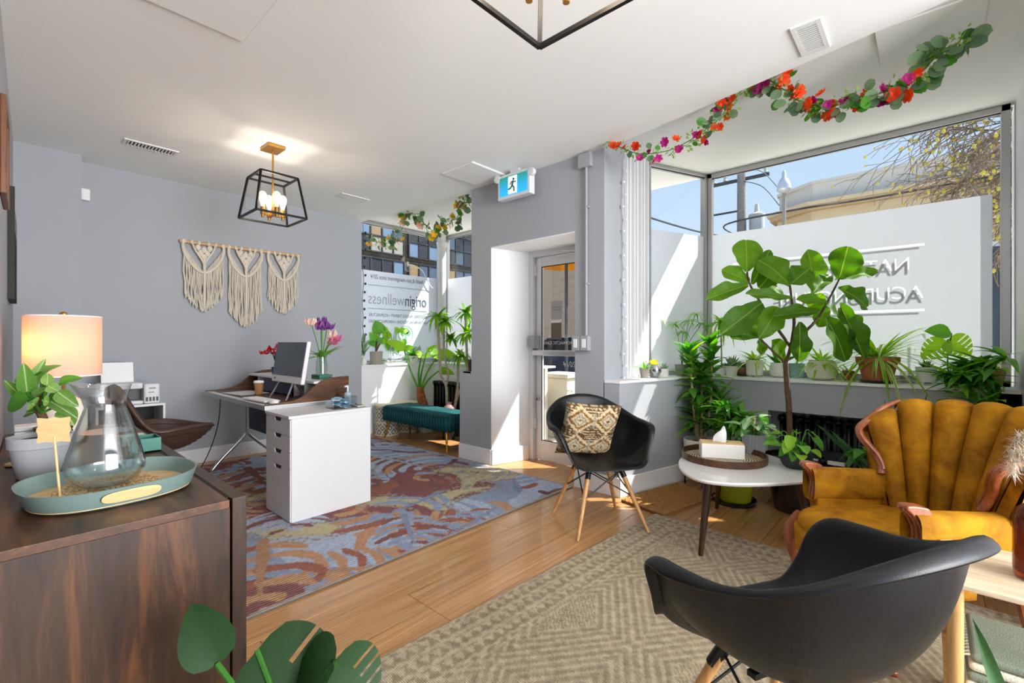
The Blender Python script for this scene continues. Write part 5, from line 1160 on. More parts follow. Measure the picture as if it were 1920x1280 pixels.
# ================================================================ plants: stem lines and leaf positions, metres from each plant's base
FIG_ST = [[(-0.021, 0.019, 0.494), (-0.029, 0.028, 0.743), (-0.039, 0.039, 0.922), (-0.044, 0.045, 1.046)], [(-0.044, 0.045, 1.046), (-0.115, 0.198, 1.225)], [(-0.044, 0.045, 1.046), (-0.021, 0.019, 1.153), (-0.037, -0.007, 1.33), (-0.061, 0.003, 1.488), (-0.07, 0.014, 1.603)], [(-0.021, 0.019, 1.162), (-0.043, 0.133, 1.352), (-0.06, 0.212, 1.501), (-0.087, 0.272, 1.632), (-0.097, 0.283, 1.715)], [(-0.012, 0.01, 1.207), (0.14, -0.084, 1.316), (0.242, -0.153, 1.463), (0.334, -0.224, 1.657)]]
FIG_LV = [((-0.1, 0.286, 1.715), (-0.047, 0.292, 1.993), 0.196), ((-0.087, 0.272, 1.641), (-0.167, 0.423, 1.749), 0.134), ((-0.137, 0.267, 1.609), (-0.412, 0.436, 1.535), 0.125), ((0.006, 0.228, 1.6), (-0.019, 0.126, 1.713), 0.143), ((-0.093, 0.009, 1.592), (-0.179, 0.142, 1.806), 0.214), ((-0.112, 0.001, 1.598), (-0.017, -0.089, 1.704), 0.169), ((-0.181, -0.012, 1.488), (-0.369, 0.197, 1.531), 0.086), ((-0.18, 0.166, 1.473), (-0.415, 0.345, 1.268), 0.178), ((-0.17, 0.184, 1.225), (-0.343, 0.362, 1.299), 0.107), ((-0.225, 0.171, 1.224), (-0.135, 0.058, 1.438), 0.169), ((-0.118, -0.053, 1.335), (-0.119, -0.07, 1.07), 0.128), ((0.275, -0.07, 1.562), (0.189, -0.088, 1.861), 0.2), ((0.334, -0.224, 1.657), (0.334, -0.277, 1.876), 0.217), ((0.334, -0.224, 1.657), (0.476, -0.443, 1.739), 0.103), ((0.267, -0.225, 1.583), (0.476, -0.443, 1.475), 0.146), ((0.081, -0.093, 1.537), (0.242, -0.198, 1.723), 0.098), ((0.307, -0.12, 1.561), (0.307, -0.057, 1.452), 0.169), ((0.099, -0.173, 1.365), (0.206, -0.319, 1.081), 0.232), ((0.212, -0.239, 1.474), (0.293, -0.377, 1.11), 0.152), ((-0.002, -0.151, 1.405), (-0.255, 0.04, 1.402), 0.103), ((0.114, 0.094, 1.058), (-0.024, 0.105, 1.198), 0.152), ((0.456, -0.21, 1.453), (0.431, -0.326, 1.271), 0.169), ((0.063, 0.225, 1.472), (-0.109, 0.37, 1.241), 0.232), ((0.033, -0.189, 1.466), (-0.144, -0.072, 1.504), 0.086), ((0.01, -0.164, 1.466), (0.05, -0.272, 1.403), 0.089), ((0.088, 0.197, 1.529), (0.19, 0.135, 1.627), 0.152), ((0.29, -0.146, 1.466), (0.234, -0.116, 1.317), 0.125), ((-0.038, 0.217, 1.226), (-0.043, 0.199, 1.106), 0.107), ((0.012, 0.281, 1.633), (0.035, 0.159, 1.875), 0.107)]
ALO_ST = [[(-0.138, 0.153, 0.548), (-0.215, 0.238, 0.812), (-0.274, 0.303, 1.085)], [(-0.132, 0.146, 0.548), (-0.144, 0.16, 0.777), (-0.12, 0.133, 1.006)], [(-0.126, 0.14, 0.548), (-0.073, 0.081, 0.777), (0.021, -0.024, 1.006)], [(-0.12, 0.133, 0.53), (-0.061, 0.068, 0.689), (0.033, -0.037, 0.812)], [(-0.135, 0.149, 0.548), (-0.12, 0.133, 0.777), (-0.073, 0.081, 1.059)]]
ALO_LV = [((-0.274, 0.303, 1.085), (-0.453, 0.427, 1.261), 0.141), ((-0.245, 0.346, 1.084), (-0.197, 0.218, 1.156), 0.106), ((-0.12, 0.133, 1.006), (-0.2, 0.147, 1.069), 0.097), ((-0.078, 0.161, 1.004), (-0.038, 0.042, 1.015), 0.106), ((0.021, -0.024, 1.006), (-0.069, 0.002, 1.104), 0.141), ((0.021, -0.024, 1.006), (0.142, -0.232, 1.078), 0.185), ((0.001, -0.076, 0.815), (0.109, -0.27, 0.818), 0.123), ((-0.011, 0.162, 1.057), (0.065, 0.003, 1.173), 0.071), ((0.021, -0.024, 1.006), (0.06, -0.141, 0.964), 0.106)]
MAR_ST = [[(-0.067, 0.074, 0.362), (-0.079, 0.087, 0.624), (-0.125, 0.139, 0.781), (-0.137, 0.152, 1.06), (-0.155, 0.171, 1.462)], [(-0.079, 0.087, 0.641), (-0.061, 0.068, 0.781), (-0.096, 0.107, 1.06), (-0.096, 0.107, 1.479)], [(-0.003, 0.003, 0.362), (0.021, -0.023, 0.641), (0.027, -0.03, 1.008), (0.068, -0.075, 1.06)], [(-0.003, 0.003, 0.362), (0.033, -0.036, 0.554), (0.103, -0.114, 0.711), (0.091, -0.101, 1.322), (0.091, -0.101, 1.567)]]
MAR_HD = [((-0.155, 0.171, 1.523), 0.175), ((-0.085, 0.094, 1.462), 0.157), ((0.091, -0.101, 1.567), 0.157), ((0.103, -0.114, 1.305), 0.175), ((0.044, -0.049, 1.025), 0.157), ((-0.038, 0.042, 1.235), 0.105)]
BIR_LV = [((-0.034, 0.038, 0.297), (-0.043, -0.025, 0.403), 0.039), ((-0.043, 0.077, 0.273), (-0.09, 0.089, 0.344), 0.025), ((-0.056, 0.062, 0.319), (-0.054, -0.0, 0.361), 0.021), ((-0.034, -0.037, 0.278), (-0.095, 0.01, 0.249), 0.054), ((-0.03, -0.086, 0.272), (-0.013, -0.075, 0.256), 0.036), ((-0.028, 0.076, 0.301), (0.006, 0.034, 0.418), 0.029), ((0.005, 0.069, 0.351), (-0.017, 0.037, 0.368), 0.025), ((0.014, -0.015, 0.322), (0.017, -0.0, 0.372), 0.025), ((0.014, -0.061, 0.322), (0.043, -0.084, 0.303), 0.029), ((0.036, -0.115, 0.303), (0.08, -0.162, 0.254), 0.036), ((0.016, -0.018, 0.269), (0.09, -0.079, 0.209), 0.032), ((0.059, 0.009, 0.233), (0.084, -0.014, 0.166), 0.046), ((0.047, -0.022, 0.328), (0.096, -0.069, 0.353), 0.027), ((-0.017, 0.019, 0.276), (0.003, -0.041, 0.321), 0.025), ((0.001, -0.09, 0.276), (0.018, -0.082, 0.267), 0.029), ((-0.018, 0.079, 0.359), (0.025, 0.057, 0.398), 0.018), ((0.01, 0.018, 0.357), (0.027, -0.058, 0.402), 0.021), ((-0.012, 0.088, 0.218), (-0.049, 0.133, 0.218), 0.032)]
GAR_R = [(3.12, 1.875, 2.756), (3.12, 1.738, 2.663), (3.12, 1.565, 2.564), (3.12, 1.364, 2.528), (3.12, 1.215, 2.552), (3.12, 1.109, 2.592), (3.12, 1.024, 2.635), (3.12, 0.942, 2.711), (3.12, 0.864, 2.784), (3.12, 0.788, 2.805), (3.12, 0.714, 2.771), (3.12, 0.63, 2.676), (3.12, 0.562, 2.595), (3.12, 0.483, 2.55), (3.12, 0.407, 2.512), (3.12, 0.311, 2.523), (3.12, 0.219, 2.51), (3.12, 0.132, 2.515), (3.12, 0.069, 2.519), (3.12, 0.018, 2.594), (3.12, -0.031, 2.641), (3.12, -0.089, 2.642), (3.12, -0.126, 2.686)]
GAR_L = [(3.42, 5.68, 2.625), (3.42, 5.48, 2.524), (3.42, 5.252, 2.491), (3.42, 5.071, 2.568), (3.42, 4.953, 2.651), (3.42, 4.873, 2.805), (3.42, 4.806, 2.826), (3.42, 4.674, 2.735), (3.42, 4.514, 2.61), (3.42, 4.341, 2.505), (3.42, 4.213, 2.51), (3.42, 4.07, 2.565), (3.42, 3.932, 2.571), (3.42, 3.834, 2.701), (3.42, 3.748, 2.782)]
DRC = [((-0.048, 0.053, 0.774), (-0.06, 0.067, 1.133)), ((0.06, -0.066, 0.806), (0.054, -0.06, 1.178)), ((0.006, -0.007, 0.729), (-0.0, 0.0, 0.976)), ((-0.018, 0.02, 0.483), (-0.012, 0.013, 0.685)), ((0.096, -0.106, 0.447), (0.099, -0.11, 0.729))]
PAP = [(4.106, 1.72, 1.36), (4.197, 1.619, 1.394), (4.236, 1.576, 1.452), (4.155, 1.666, 1.287), (4.278, 1.53, 1.369), (4.388, 1.408, 1.384)]
def leaf_mesh(name, m, wf, n=9, fold=.15, droop=.25, wave=0.0, curl=0.0, across=5, cuts=None, tipdrop=0.0):
    """unit leaf along +Y (0..1), half width from wf(t), upper side +Z"""
    b = MB(); vs = []
    h = across // 2
    for i in range(n):
        t = i / (n - 1); w = max(.0015, wf(t))
        for j in range(-h, h + 1):
            s = j / h; x = w * s; z = fold * abs(x) - droop * t * t + wave * math.sin(t * 14 + (j > 0) * 1.3) * abs(s) - curl * x * x - tipdrop * t ** 5
            vs.append((x, t * (1 - .25 * droop * t), z))
    k = 2 * h + 1
    fs = []
    for i in range(n - 1):
        for j in range(k - 1):
            if cuts and cuts(i, j, n, k): continue
            fs.append((i * k + j, i * k + j + 1, (i + 1) * k + j + 1, (i + 1) * k + j))
    b.add(vs, fs); me = b.mesh(name, True); me.materials.append(m); return me
W_fid = lambda t: .5 * (math.sin(PI * min(1, t * .93 + .04)) ** .75) * (.62 + .42 * t) * (1 - .18 * math.exp(-((t - .36) / .1) ** 2)) * (1 if t < .985 else .55)
W_lan = lambda t: .5 * math.sin(PI * t ** .72) ** .9
W_str = lambda t: .5 * min(1, 5 * t + .35) * (1 - t ** 2.2) ** .8
W_hrt = lambda t: .5 * (math.sin(PI * min(1, (t + .10) / 1.10)) ** .6) * (1.15 - .55 * t) * (1 if t > .02 else .6)
W_rnd = lambda t: .5 * math.sqrt(max(0, 1 - (2 * t - 1) ** 2))
def place(parent, me, base, tip, width, up=None, name='leaf', roll=0.0):
    b = Vector(base); d = Vector(tip) - b; L = d.length
    if up is None: up = V(-.742 * .55, -.67 * .55, .75)
    M = basis(d, up, b, (width, L, L))
    if roll: M = M @ Matrix.Rotation(roll, 4, 'Y')
    return inst(me, name, parent, M)
def pot_part(parent, prof, m, soil=None, name='pot', seg=28, smooth=True):
    p = MB().lathe(prof, seg).build(name, m, parent, smooth=smooth)
    if soil: MB().lathe([(soil[0], soil[1]), (.0005, soil[1] + .006)], 20, cap0=False).build('soil', M_soil, parent, smooth=True)
    return p
def tapered(r0, r1, h, wall=.006, lip=0.0):
    return [(r0, 0), (r1, h - lip * 2), (r1 + lip, h - lip * 2), (r1 + lip, h), (r1 - wall, h), (r1 - wall - .002, h * .85)]
def rosette(parent, mes, c, n, L, elev, wid, az=(0, 2 * PI), rz=R, name='leaf', z0=0.0, spread=.01, lim=None):
    for k in range(n):
        a = az[0] + (az[1] - az[0]) * (k + rz.random() * .9) / n; e = rz.uniform(*elev); l_ = rz.uniform(*L)
        d = V(math.cos(a) * math.cos(e), math.sin(a) * math.cos(e), math.sin(e)); p = V(*c) + V(math.cos(a), math.sin(a), 0) * spread + V(0, 0, rz.uniform(0, z0) if z0 else 0)
        if lim is not None:
            ax_, mx = lim
            if d[ax_] * l_ > mx: d[ax_] = mx / l_
        inst(rz.choice(mes), name, parent, basis(d, V(0, 0, 1), p, (wid * rz.uniform(.8, 1.2), l_, l_)))
M_soil = mat('potting_soil', '#3a2a20', .95, var=.4, vscale=60, bmp=.8, bscale=90)
M_stem = mat('fig_bark', '#5a4433', .85, var=.3, vscale=40, bmp=.5, bscale=80)
M_fig = leafmat('fig_leaf', '#456c20', '#6b962e', .52, .5, ('#a9b85a', .0, .018, .8, .0)); M_drk = leafmat('dark_leaf', '#35682a', '#569338', .38, .35); M_mid = leafmat('mid_leaf', '#4f8a30', '#78b046', .42); M_brt = leafmat('bright_leaf', '#76a832', '#a5cc4e', .5)
M_var = leafmat('striped_leaf', '#8fb04e', '#b9cc74', .5, .5, ('#f2f3cf', .12, .3, .0, .8)); M_suc = leafmat('succulent_leaf', '#6f9a70', '#93b488', .15, .5); M_snk = leafmat('snake_leaf', '#2c5230', '#47703c', .15, .4, ('#c9c464', .40, .46, .0, 1.0)); M_sil = leafmat('arrow_leaf', '#4f8a4a', '#7fae6c', .3, .4, ('#e2ecd2', .0, .25, .75, .0))
M_yel = leafmat('yellow_leaf', '#b5c23c', '#d3cf52', .5); M_bir = leafmat('birkin_leaf', '#5f8f3c', '#93b862', .35, .35, ('#dfe6b4', .0, .05, .7, .0)); M_grey_l = leafmat('eucalyptus_leaf', '#4d6a4c', '#7f9a72', .25, .6)
M_wc = mat('white_ceramic', '#ebe9e4', .35, coat=.2); M_terr = mat('terracotta', '#b06a45', .85, var=.12, vscale=14, bmp=.15, bscale=60); M_blk = mat('black_glaze', '#1d1f20', .25, coat=.3); M_clay = mat('grey_clay_pot', '#8d857b', .85, var=.1, vscale=18)
lf_str = [leaf_mesh('leaf', m_, W_str, 9, .012, dr) for m_ in (M_var, M_brt) for dr in (.25, .6, .95)]
lf_lan = [leaf_mesh('leaf', m_, W_lan, 8, .07, dr) for m_ in (M_drk, M_mid) for dr in (.15, .4)]; lf_lanb = [leaf_mesh('leaf', M_brt, W_lan, 8, .07, .3)]
lf_suc = [leaf_mesh('leaf', M_suc, W_lan, 6, .3, -.2)]; lf_suc_d = [leaf_mesh('leaf', M_drk, W_lan, 6, .3, -.1)]

# ---- fiddle leaf fig
fg = thing('fiddle_leaf_fig', 'tall fiddle leaf fig tree in a black floor pot', 'plant', (3.80, .72, 0))
pot_part(fg, [(.115, 0), (.125, .01), (.185, .34), (.198, .36), (.200, .385), (.186, .385), (.180, .34)], M_blk, (.178, .345))
for i, s in enumerate(FIG_ST):
    pts = cr(([(-.0, .0, .34)] + s) if i == 0 else s, 4); r0, r1 = ((.021, .017), (.009, .006), (.013, .007), (.011, .006), (.012, .006))[i]
    MB().tube(pts, [r0 + (r1 - r0) * k / (len(pts) - 1) + R.uniform(-.0008, .0008) for k in range(len(pts))], 9).build('trunk' if i == 0 else 'branch', M_stem, fg, smooth=True)
fid = [leaf_mesh('leaf', M_fig, W_fid, 17, .22, dr, .038, 0.0, 7) for dr in (.05, .18, .3)]
for b_, t_, w in FIG_LV:
    place(fg, R.choice(fid), b_, tuple(V(*b_) + (V(*t_) - V(*b_)) * 1.08), w * 1.28, V(-.742 * .8 + R.uniform(-.3, .3), -.67 * .8 + R.uniform(-.3, .3), R.uniform(.2, .7)))
# ---- corn plant in white pot on black stand
dc = thing('dracaena_plant', 'bushy corn plant in a white pot by the splayed wall', 'plant', (3.95, 1.43, 0))
pot_part(dc, [(.115, .16), (.125, .17), (.140, .38), (.140, .385), (.132, .385), (.128, .34)], M_wc, (.128, .345))
for a in (0.4, 2.0, 3.6, 5.2): MB().tube([(.125 * math.cos(a), .125 * math.sin(a), 0), (.125 * math.cos(a), .125 * math.sin(a), .26)], .007, 6).build('stand_leg', M_wire, dc)
MB().lathe([(.126, .20), (.132, .20), (.132, .21), (.126, .21)], 24, cap0=False).build('stand_ring', M_wire, dc)
rd = random.Random(31)
M_cane = mat('cane', '#b09a72', .8, var=.3, vscale=40)
for p0, p1 in DRC:
    p0 = V(*p0); p1 = V(*p1); MB().tube(cr([(p0.x * .2, p0.y * .2, .34), tuple(p0 * .6 + V(0, 0, .34) * .4 * 0), tuple(p0), tuple(p1)], 4), .010, 7).build('stem', M_cane, dc, smooth=True)
    for k in range(42):
        t = k / 41; c = p0.lerp(p1, t); a = k * 2.4 + rd.uniform(-.3, .3); e = rd.uniform(-.2, .4) + .9 * t; d = V(math.cos(a) * math.cos(e), math.sin(a) * math.cos(e), math.sin(e)); l_ = rd.uniform(.17, .27) * (1 - .25 * t)
        if c.z + d.z * l_ < .88: d.y = min(d.y, (.13 - c.y) / l_); d.x = min(d.x, (.25 - c.x) / l_)
        inst(rd.choice(lf_lan if k % 6 else lf_lanb), 'leaf', dc, basis(d, V(0, 0, 1), c, (.062, l_, l_)))
# ---- papyrus and spiky palm on the bay ledge
pp = thing('umbrella_sedge', 'feathery umbrella sedge with thin radiating leaves on the ledge', 'plant', (4.02, 1.62, .896)); pot_part(pp, tapered(.045, .06, .10), M_clay, (.052, .085))
lf_ned = [leaf_mesh('leaf', m_, W_str, 6, .008, dr, across=3) for m_ in (M_mid, M_brt) for dr in (.3, .7)]
for q in PAP[:5]:
    q = V(*q) - V(4.02, 1.62, .896); MB().tube(cr([(0, 0, .08), (q.x * .3, q.y * .3, q.z * .6), tuple(q)], 4), .003, 5).build('stalk', M_mid, pp); rosette(pp, lf_ned, q, 14, (.10, .17), (-.25, .5), .014, rz=rd)
sp_ = thing('spiky_palm', 'slender spiky palm behind the corn plant by window corner', 'plant', (4.38, 1.40, .896)); pot_part(sp_, tapered(.045, .06, .09), M_wc, (.052, .075))
q = V(*PAP[5]) - V(4.38, 1.40, .896); MB().tube([(0, 0, .08), tuple(q)], .007, 6).build('stem', M_cane, sp_); rosette(sp_, lf_str[2:3] + lf_ned, q, 44, (.16, .30), (-.6, .9), .026, rz=rd)

# ---- pots along the right ledge
ZS = .8955
def spider(name, label, loc, prof, m, soil, n, L, wid=.016, elev=(.1, 1.3), mes=None, feet=0, cat='plant'):
    t = thing(name, label, cat, loc); pot_part(t, prof, m, soil); rosette(t, mes or lf_str, (0, 0, soil[1]), n, L, elev, wid, rz=rd, lim=((0, 4.52 - loc[0]) if loc[1] < 1.5 else (1, 5.48 - loc[1]) if loc[1] > 5 else None))
    for k in range(feet): a = k * 2 * PI / feet + .5; MB().tube([(.036 * math.cos(a), .036 * math.sin(a), -.018), (.036 * math.cos(a), .036 * math.sin(a), .004)], .009, 8).build('foot', m, t)
    return t
round_p = lambda r, h: [(r * .55, 0), (r * .85, h * .12), (r, h * .45), (r * .95, h * .75), (r * .78, h), (r * .72, h), (r * .75, h * .85)]
spider('potted_succulent', 'tiny grey clay pot with a small plant on the ledge', (3.62, 1.775, ZS), tapered(.030, .042, .082), M_clay, (.036, .07), 14, (.05, .11), .016, (.3, 1.4), lf_lan[2:] + lf_lanb)
sk = thing('skull_planter', 'silver skull shaped planter with yellow green sprigs', 'planter', (3.72, 1.735, ZS))
M_silv = mat('silver_glaze', '#a9a9ae', .25, .6)
def skull(u, v):
    a = u * 2 * PI; z = v; r_ = .052 * (math.sin(PI * (.16 + .62 * v)) ** .6); x = r_ * math.cos(a); y = r_ * 1.15 * math.sin(a)
    f = max(0, math.cos(a - (-2.3))) ** 3
    if v < .38: r2 = 1 - .12 * (1 - f); x *= r2; y *= r2
    return V(x + f * .006 * math.cos(-2.3) * (v < .4), y + f * .006 * math.sin(-2.3) * (v < .4), .112 * z)
MB().grid(skull, 32, 18, True).build('cranium', M_silv, sk, smooth=True)
ax = V(math.cos(-2.3), math.sin(-2.3), 0); sdv = V(-ax.y, ax.x, 0)
for s in (-1, 1): MB().ball((0, 0, 0), .013, 12, 8).build('eye_socket', mat('socket_dark', '#2a2a2d', .6), sk, smooth=True, loc=tuple(ax * .045 + sdv * (s * .02) + V(0, 0, .064)))
MB().ball((0, 0, 0), .007, 8, 6, 1.4).build('nose_socket', MATS['socket_dark'], sk, loc=tuple(ax * .05 + V(0, 0, .044)))
for k in range(7): MB().box(-.003, .003, -.002, .002, -.007, .007).build('tooth', M_silv, sk, loc=tuple(ax * .05 + sdv * ((k - 3) * .0075) + V(0, 0, .024)), rot=(0, 0, -2.3 + PI / 2))
rosette(sk, [leaf_mesh('leaf', M_yel, W_rnd, 5, .1, .1)], (0, 0, .105), 26, (.02, .06), (.1, 1.4), .022, rz=rd, spread=.02)
spider('potted_succulent', 'small white pot with pale sprigs beside the skull planter', (3.86, 1.71, ZS), tapered(.034, .042, .07), M_wc, (.036, .06), 16, (.03, .07), .014, (.2, 1.4), lf_suc)
spider('potted_jade', 'white pot with a jade like bush half hidden by corn plant', (4.33, 1.30, ZS), tapered(.04, .055, .09), M_wc, (.048, .08), 26, (.05, .12), .026, (0, 1.4), lf_suc)
spider('potted_succulent', 'brown glazed bowl with a blue green succulent', (4.42, 1.24, ZS), [(.035, 0), (.06, .02), (.068, .06), (.064, .08), (.058, .078), (.056, .06)], mat('brown_glaze', '#7a5a40', .3), (.054, .065), 18, (.04, .09), .022, (.2, 1.2), lf_suc)
spider('spider_plant', 'white cylindrical footed pot with a small spider plant', (4.37, 1.125, ZS + .018), tapered(.066, .068, .128), M_wc, (.06, .115), 34, (.12, .24), .028, (.15, 1.2), feet=4)
spider('potted_aloe', 'white rounded pot with thin aloe leaves', (4.44, .955, ZS), round_p(.072, .125), M_wc, (.052, .105), 14, (.10, .18), .016, (.3, 1.3), lf_suc_d + lf_ned[:1])
spider('potted_aloe', 'speckled blue pot behind the fig branches', (4.48, .83, ZS), tapered(.055, .06, .12), mat('blue_speckle', '#8fb4b4', .5, var=.35, vscale=70), (.052, .10), 10, (.06, .12), .014, (.3, 1.3), lf_ned)
spider('spider_plant', 'large round cream pot with a shaggy spider plant', (4.375, .64, ZS), round_p(.108, .155), mat('cream_pot', '#e2dcc9', .45), (.08, .13), 64, (.12, .27), .024, (.0, 1.3))
spider('spider_plant', 'tiny terracotta pot with a spider plantlet', (4.46, .475, ZS), tapered(.032, .042, .075), M_terr, (.036, .065), 18, (.06, .15), .018, (.0, 1.2))
tsp = spider('spider_plant', 'big terracotta pot with a long arching spider plant', (4.36, .29, ZS), [(.088, .018), (.118, .145), (.130, .145), (.134, .19), (.122, .19), (.118, .15)], M_terr, (.116, .165), 110, (.20, .46), .026, (-.1, 1.25)); MB().lathe([(.085, 0), (.105, .002), (.108, .02), (.10, .02)], 28).build('saucer', M_blk, tsp, smooth=True)
tag(MB().lathe([(.04, 0), (.043, .004), (.043, .085), (.040, .085), (.039, .01), (.0, .008)], 24).build('glass_tumbler', glassmat('tumbler_glass', (.93, .94, .95), 2.5), smooth=True, loc=(4.47, .125, ZS)), 'patterned glass tumbler on the ledge by terracotta pot', 'glass')
spider('potted_succulent', 'white footed pot with a green succulent at the ledge end', (4.43, .02, ZS + .018), tapered(.055, .062, .105), M_wc, (.055, .095), 18, (.035, .075), .02, (.2, 1.4), lf_suc_d + lf_suc, feet=3)
tag(MB().tube(cr([(4.40, .22, ZS + .006), (4.45, .12, ZS + .03), (4.40, .05, ZS + .006), (4.47, -.02, ZS + .02), (4.42, -.10, ZS + .006)], 6), .004, 6).build('white_cable', M_white), 'loose white cable lying along the window ledge', 'cable')
mj = thing('monstera_cutting', 'young monstera cutting with split leaves in a glass jar', 'plant', (4.38, -.09, ZS)); MB().lathe([(.04, 0), (.045, .005), (.045, .12), (.03, .15), (.03, .16)], 20).build('jar', glassmat('jar_glass', (.94, .97, .95), 2.0), mj, smooth=True)
def mon_cut(i, j, n, k): return (i % 4 == 3) and (j < k * .3 or j >= k * .68) and .2 < i / n < .9
def mon_mesh(m): return leaf_mesh('leaf', m, W_hrt, 25, .12, .25, .0, .2, 11, mon_cut)
lf_mon = mon_mesh(M_brt); M_deep = leafmat('deep_leaf', '#12290c', '#1d4014', .3, .6); lf_mond = mon_mesh(M_deep)
for b_, t_, w, me in (((-.02, .0, .30), (-.06, .15, .20), .19, lf_mon), ((.0, .0, .32), (-.02, -.13, .22), .20, lf_mon), ((.0, -.02, .36), (-.06, .12, .385), .12, leaf_mesh('leaf', M_mid, W_lan, 8, .2, .1))):
    MB().tube(cr([(0, 0, .05), (0, 0, .2), b_], 4), .004, 6).build('stalk', M_mid, mj); place(mj, me, b_, t_, w, V(-.8, .0, .5))
dr2 = thing('song_of_india', 'dense glossy green dracaena cluster in a straw planter by right wall', 'plant', (4.30, -.235, ZS)); pot_part(dr2, [(.09, 0), (.11, .02), (.125, .10), (.12, .13), (.112, .13), (.11, .1)], mat('straw', '#a98f5c', .9, var=.3, vscale=60, bmp=.6, bscale=80), (.108, .11))
for k in range(17):
    a = rd.uniform(0, 2 * PI); r_ = rd.uniform(.02, .24); c = V(-.10 + r_ * math.cos(a) * .7 - .05, .02 + r_ * math.sin(a) * .72, rd.uniform(-.06, .22) - .25 * max(0, r_ - .15))
    c.y = max(c.y, -.11)
    MB().tube(cr([(c.x * .2, c.y * .2, .11), (c.x * .6, c.y * .6, max(.14, c.z * .9)), tuple(c)], 3), .004, 5).build('stem', M_mid, dr2)
    for j in range(12):
        az = j * 2.4; e = rd.uniform(-.35, .85); d = V(math.cos(az) * math.cos(e), math.sin(az) * math.cos(e), math.sin(e)); l_ = rd.uniform(.14, .24)
        if c.y + d.y * l_ < -.17: d.y = -d.y * .4
        inst(rd.choice(lf_lan[1:] + lf_lan[2:] + lf_lanb), 'leaf', dr2, basis(d, V(0, 0, 1), c, (.040, l_, l_)))
# ---- floor and table plants around the coffee table
lm = thing('lime_pot_plant', 'dark leafy plant in a lime green floor pot under the table', 'plant', (3.69, 1.09, 0)); pot_part(lm, [(.105, .012), (.12, .03), (.142, .22), (.145, .25), (.135, .25), (.13, .2)], mat('lime_glaze', '#8f9a1e', .25, coat=.3), (.13, .215)); MB().lathe([(.10, 0), (.15, .001), (.158, .03), (.150, .03), (.145, .01)], 28).build('saucer', M_blk, lm, smooth=True)
for k in range(7):
    a = k * 2 * PI / 7; c = V(.06 * math.cos(a), .06 * math.sin(a), rd.uniform(.50, .66)); MB().tube([(c.x * .3, c.y * .3, .21), tuple(c)], .006, 6).build('stem', M_mid, lm)
    rosette(lm, lf_lan + lf_lan[:1], c, 18, (.12, .20), (-.2, 1.0), .038, rz=rd, z0=.08)
al = thing('arrowhead_plant', 'white veined arrowhead plant in a ribbed grey pot on table', 'plant', (3.33, .86, .4612)); rp_ = MB(); n_ = 48; pf_ = tapered(.062, .076, .135, .006)
rp_.add([((r_ * (1 + (.018 if k % 2 else -.012) * (1 if i < 4 else 0))) * math.cos(2 * PI * k / n_), (r_ * (1 + (.018 if k % 2 else -.012) * (1 if i < 4 else 0))) * math.sin(2 * PI * k / n_), z) for i, (r_, z) in enumerate(pf_) for k in range(n_)], [(i * n_ + k, i * n_ + (k + 1) % n_, (i + 1) * n_ + (k + 1) % n_, (i + 1) * n_ + k) for i in range(len(pf_) - 1) for k in range(n_)] + [tuple(range(n_))[::-1]]); rp_.build('pot', mat('ribbed_grey', '#a6a9b0', .6), al)
MB().lathe([(.068, .118), (.0005, .122)], 20, cap0=False).build('soil', M_soil, al)
lf_arr = [leaf_mesh('leaf', M_sil, W_hrt, 9, .25, dr) for dr in (.2, .5)] + [leaf_mesh('leaf', M_drk, W_hrt, 9, .25, .35)]
for k in range(22):
    a = rd.uniform(0, 2 * PI); r_ = rd.uniform(.02, .10); b_ = V(r_ * math.cos(a), r_ * math.sin(a), rd.uniform(.15, .24)); MB().tube(cr([(b_.x * .3, b_.y * .3, .115), (b_.x * .5, b_.y * .5, .17), tuple(b_)], 3), .0028, 5).build('stalk', M_mid, al)
    d = V(math.cos(a), math.sin(a), rd.uniform(-.4, .5)); l_ = rd.uniform(.08, .13); place(al, rd.choice(lf_arr), b_, b_ + d.normalized() * l_, l_ * .62, V(0, 0, 1))
MB().tube([(0, 0, .12), (-.005, 0, .245)], .010, 8).build('moss_pole', M_birch, al)
ph = thing('heartleaf_plant', 'heartleaf philodendron in a matte black bowl on the table', 'plant', (3.135, .585, .4612)); pot_part(ph, [(.045, 0), (.07, .015), (.086, .05), (.082, .09), (.078, .10), (.072, .10), (.072, .08)], mat('matte_black', '#36383b', .75), (.070, .085))
lf_h = [leaf_mesh('leaf', m_, W_hrt, 9, .25, .3) for m_ in (M_mid, M_brt, M_mid)]
for k in range(18):
    a = rd.uniform(0, 2 * PI); r_ = rd.uniform(.03, .12); b_ = V(r_ * math.cos(a), r_ * math.sin(a), rd.uniform(.09, .20)); MB().tube(cr([(b_.x * .2, b_.y * .2, .085), (b_.x * .6, b_.y * .6, b_.z + .02), tuple(b_)], 3), .0025, 5).build('stalk', M_mid, ph)
    d = V(math.cos(a), math.sin(a), rd.uniform(-.9, .2)); l_ = rd.uniform(.06, .10); place(ph, rd.choice(lf_h), b_, b_ + d.normalized() * l_, l_ * .75, V(math.cos(a) * .3 - .3, math.sin(a) * .3 - .3, 1))
snp = thing('snake_plant', 'leaning snake plant in a grey pot behind the mustard armchair', 'plant', (4.05, .20, 0)); pot_part(snp, tapered(.10, .13, .26), M_clay, (.12, .23))
lf_sn = leaf_mesh('leaf', M_snk, W_str, 12, .05, .05, .01)
for t_, w in (((-.30, .37, .65), .06), ((-.22, .30, .60), .055), ((-.12, -.05, .66), .07), ((.05, -.10, .72), .06), ((-.02, .10, .70), .06), ((.05, .02, .80), .05), ((.0, -.20, .86), .045)): place(snp, lf_sn, (t_[0] * .1, t_[1] * .1, .22), t_, w, V(-.7, -.5, .5))
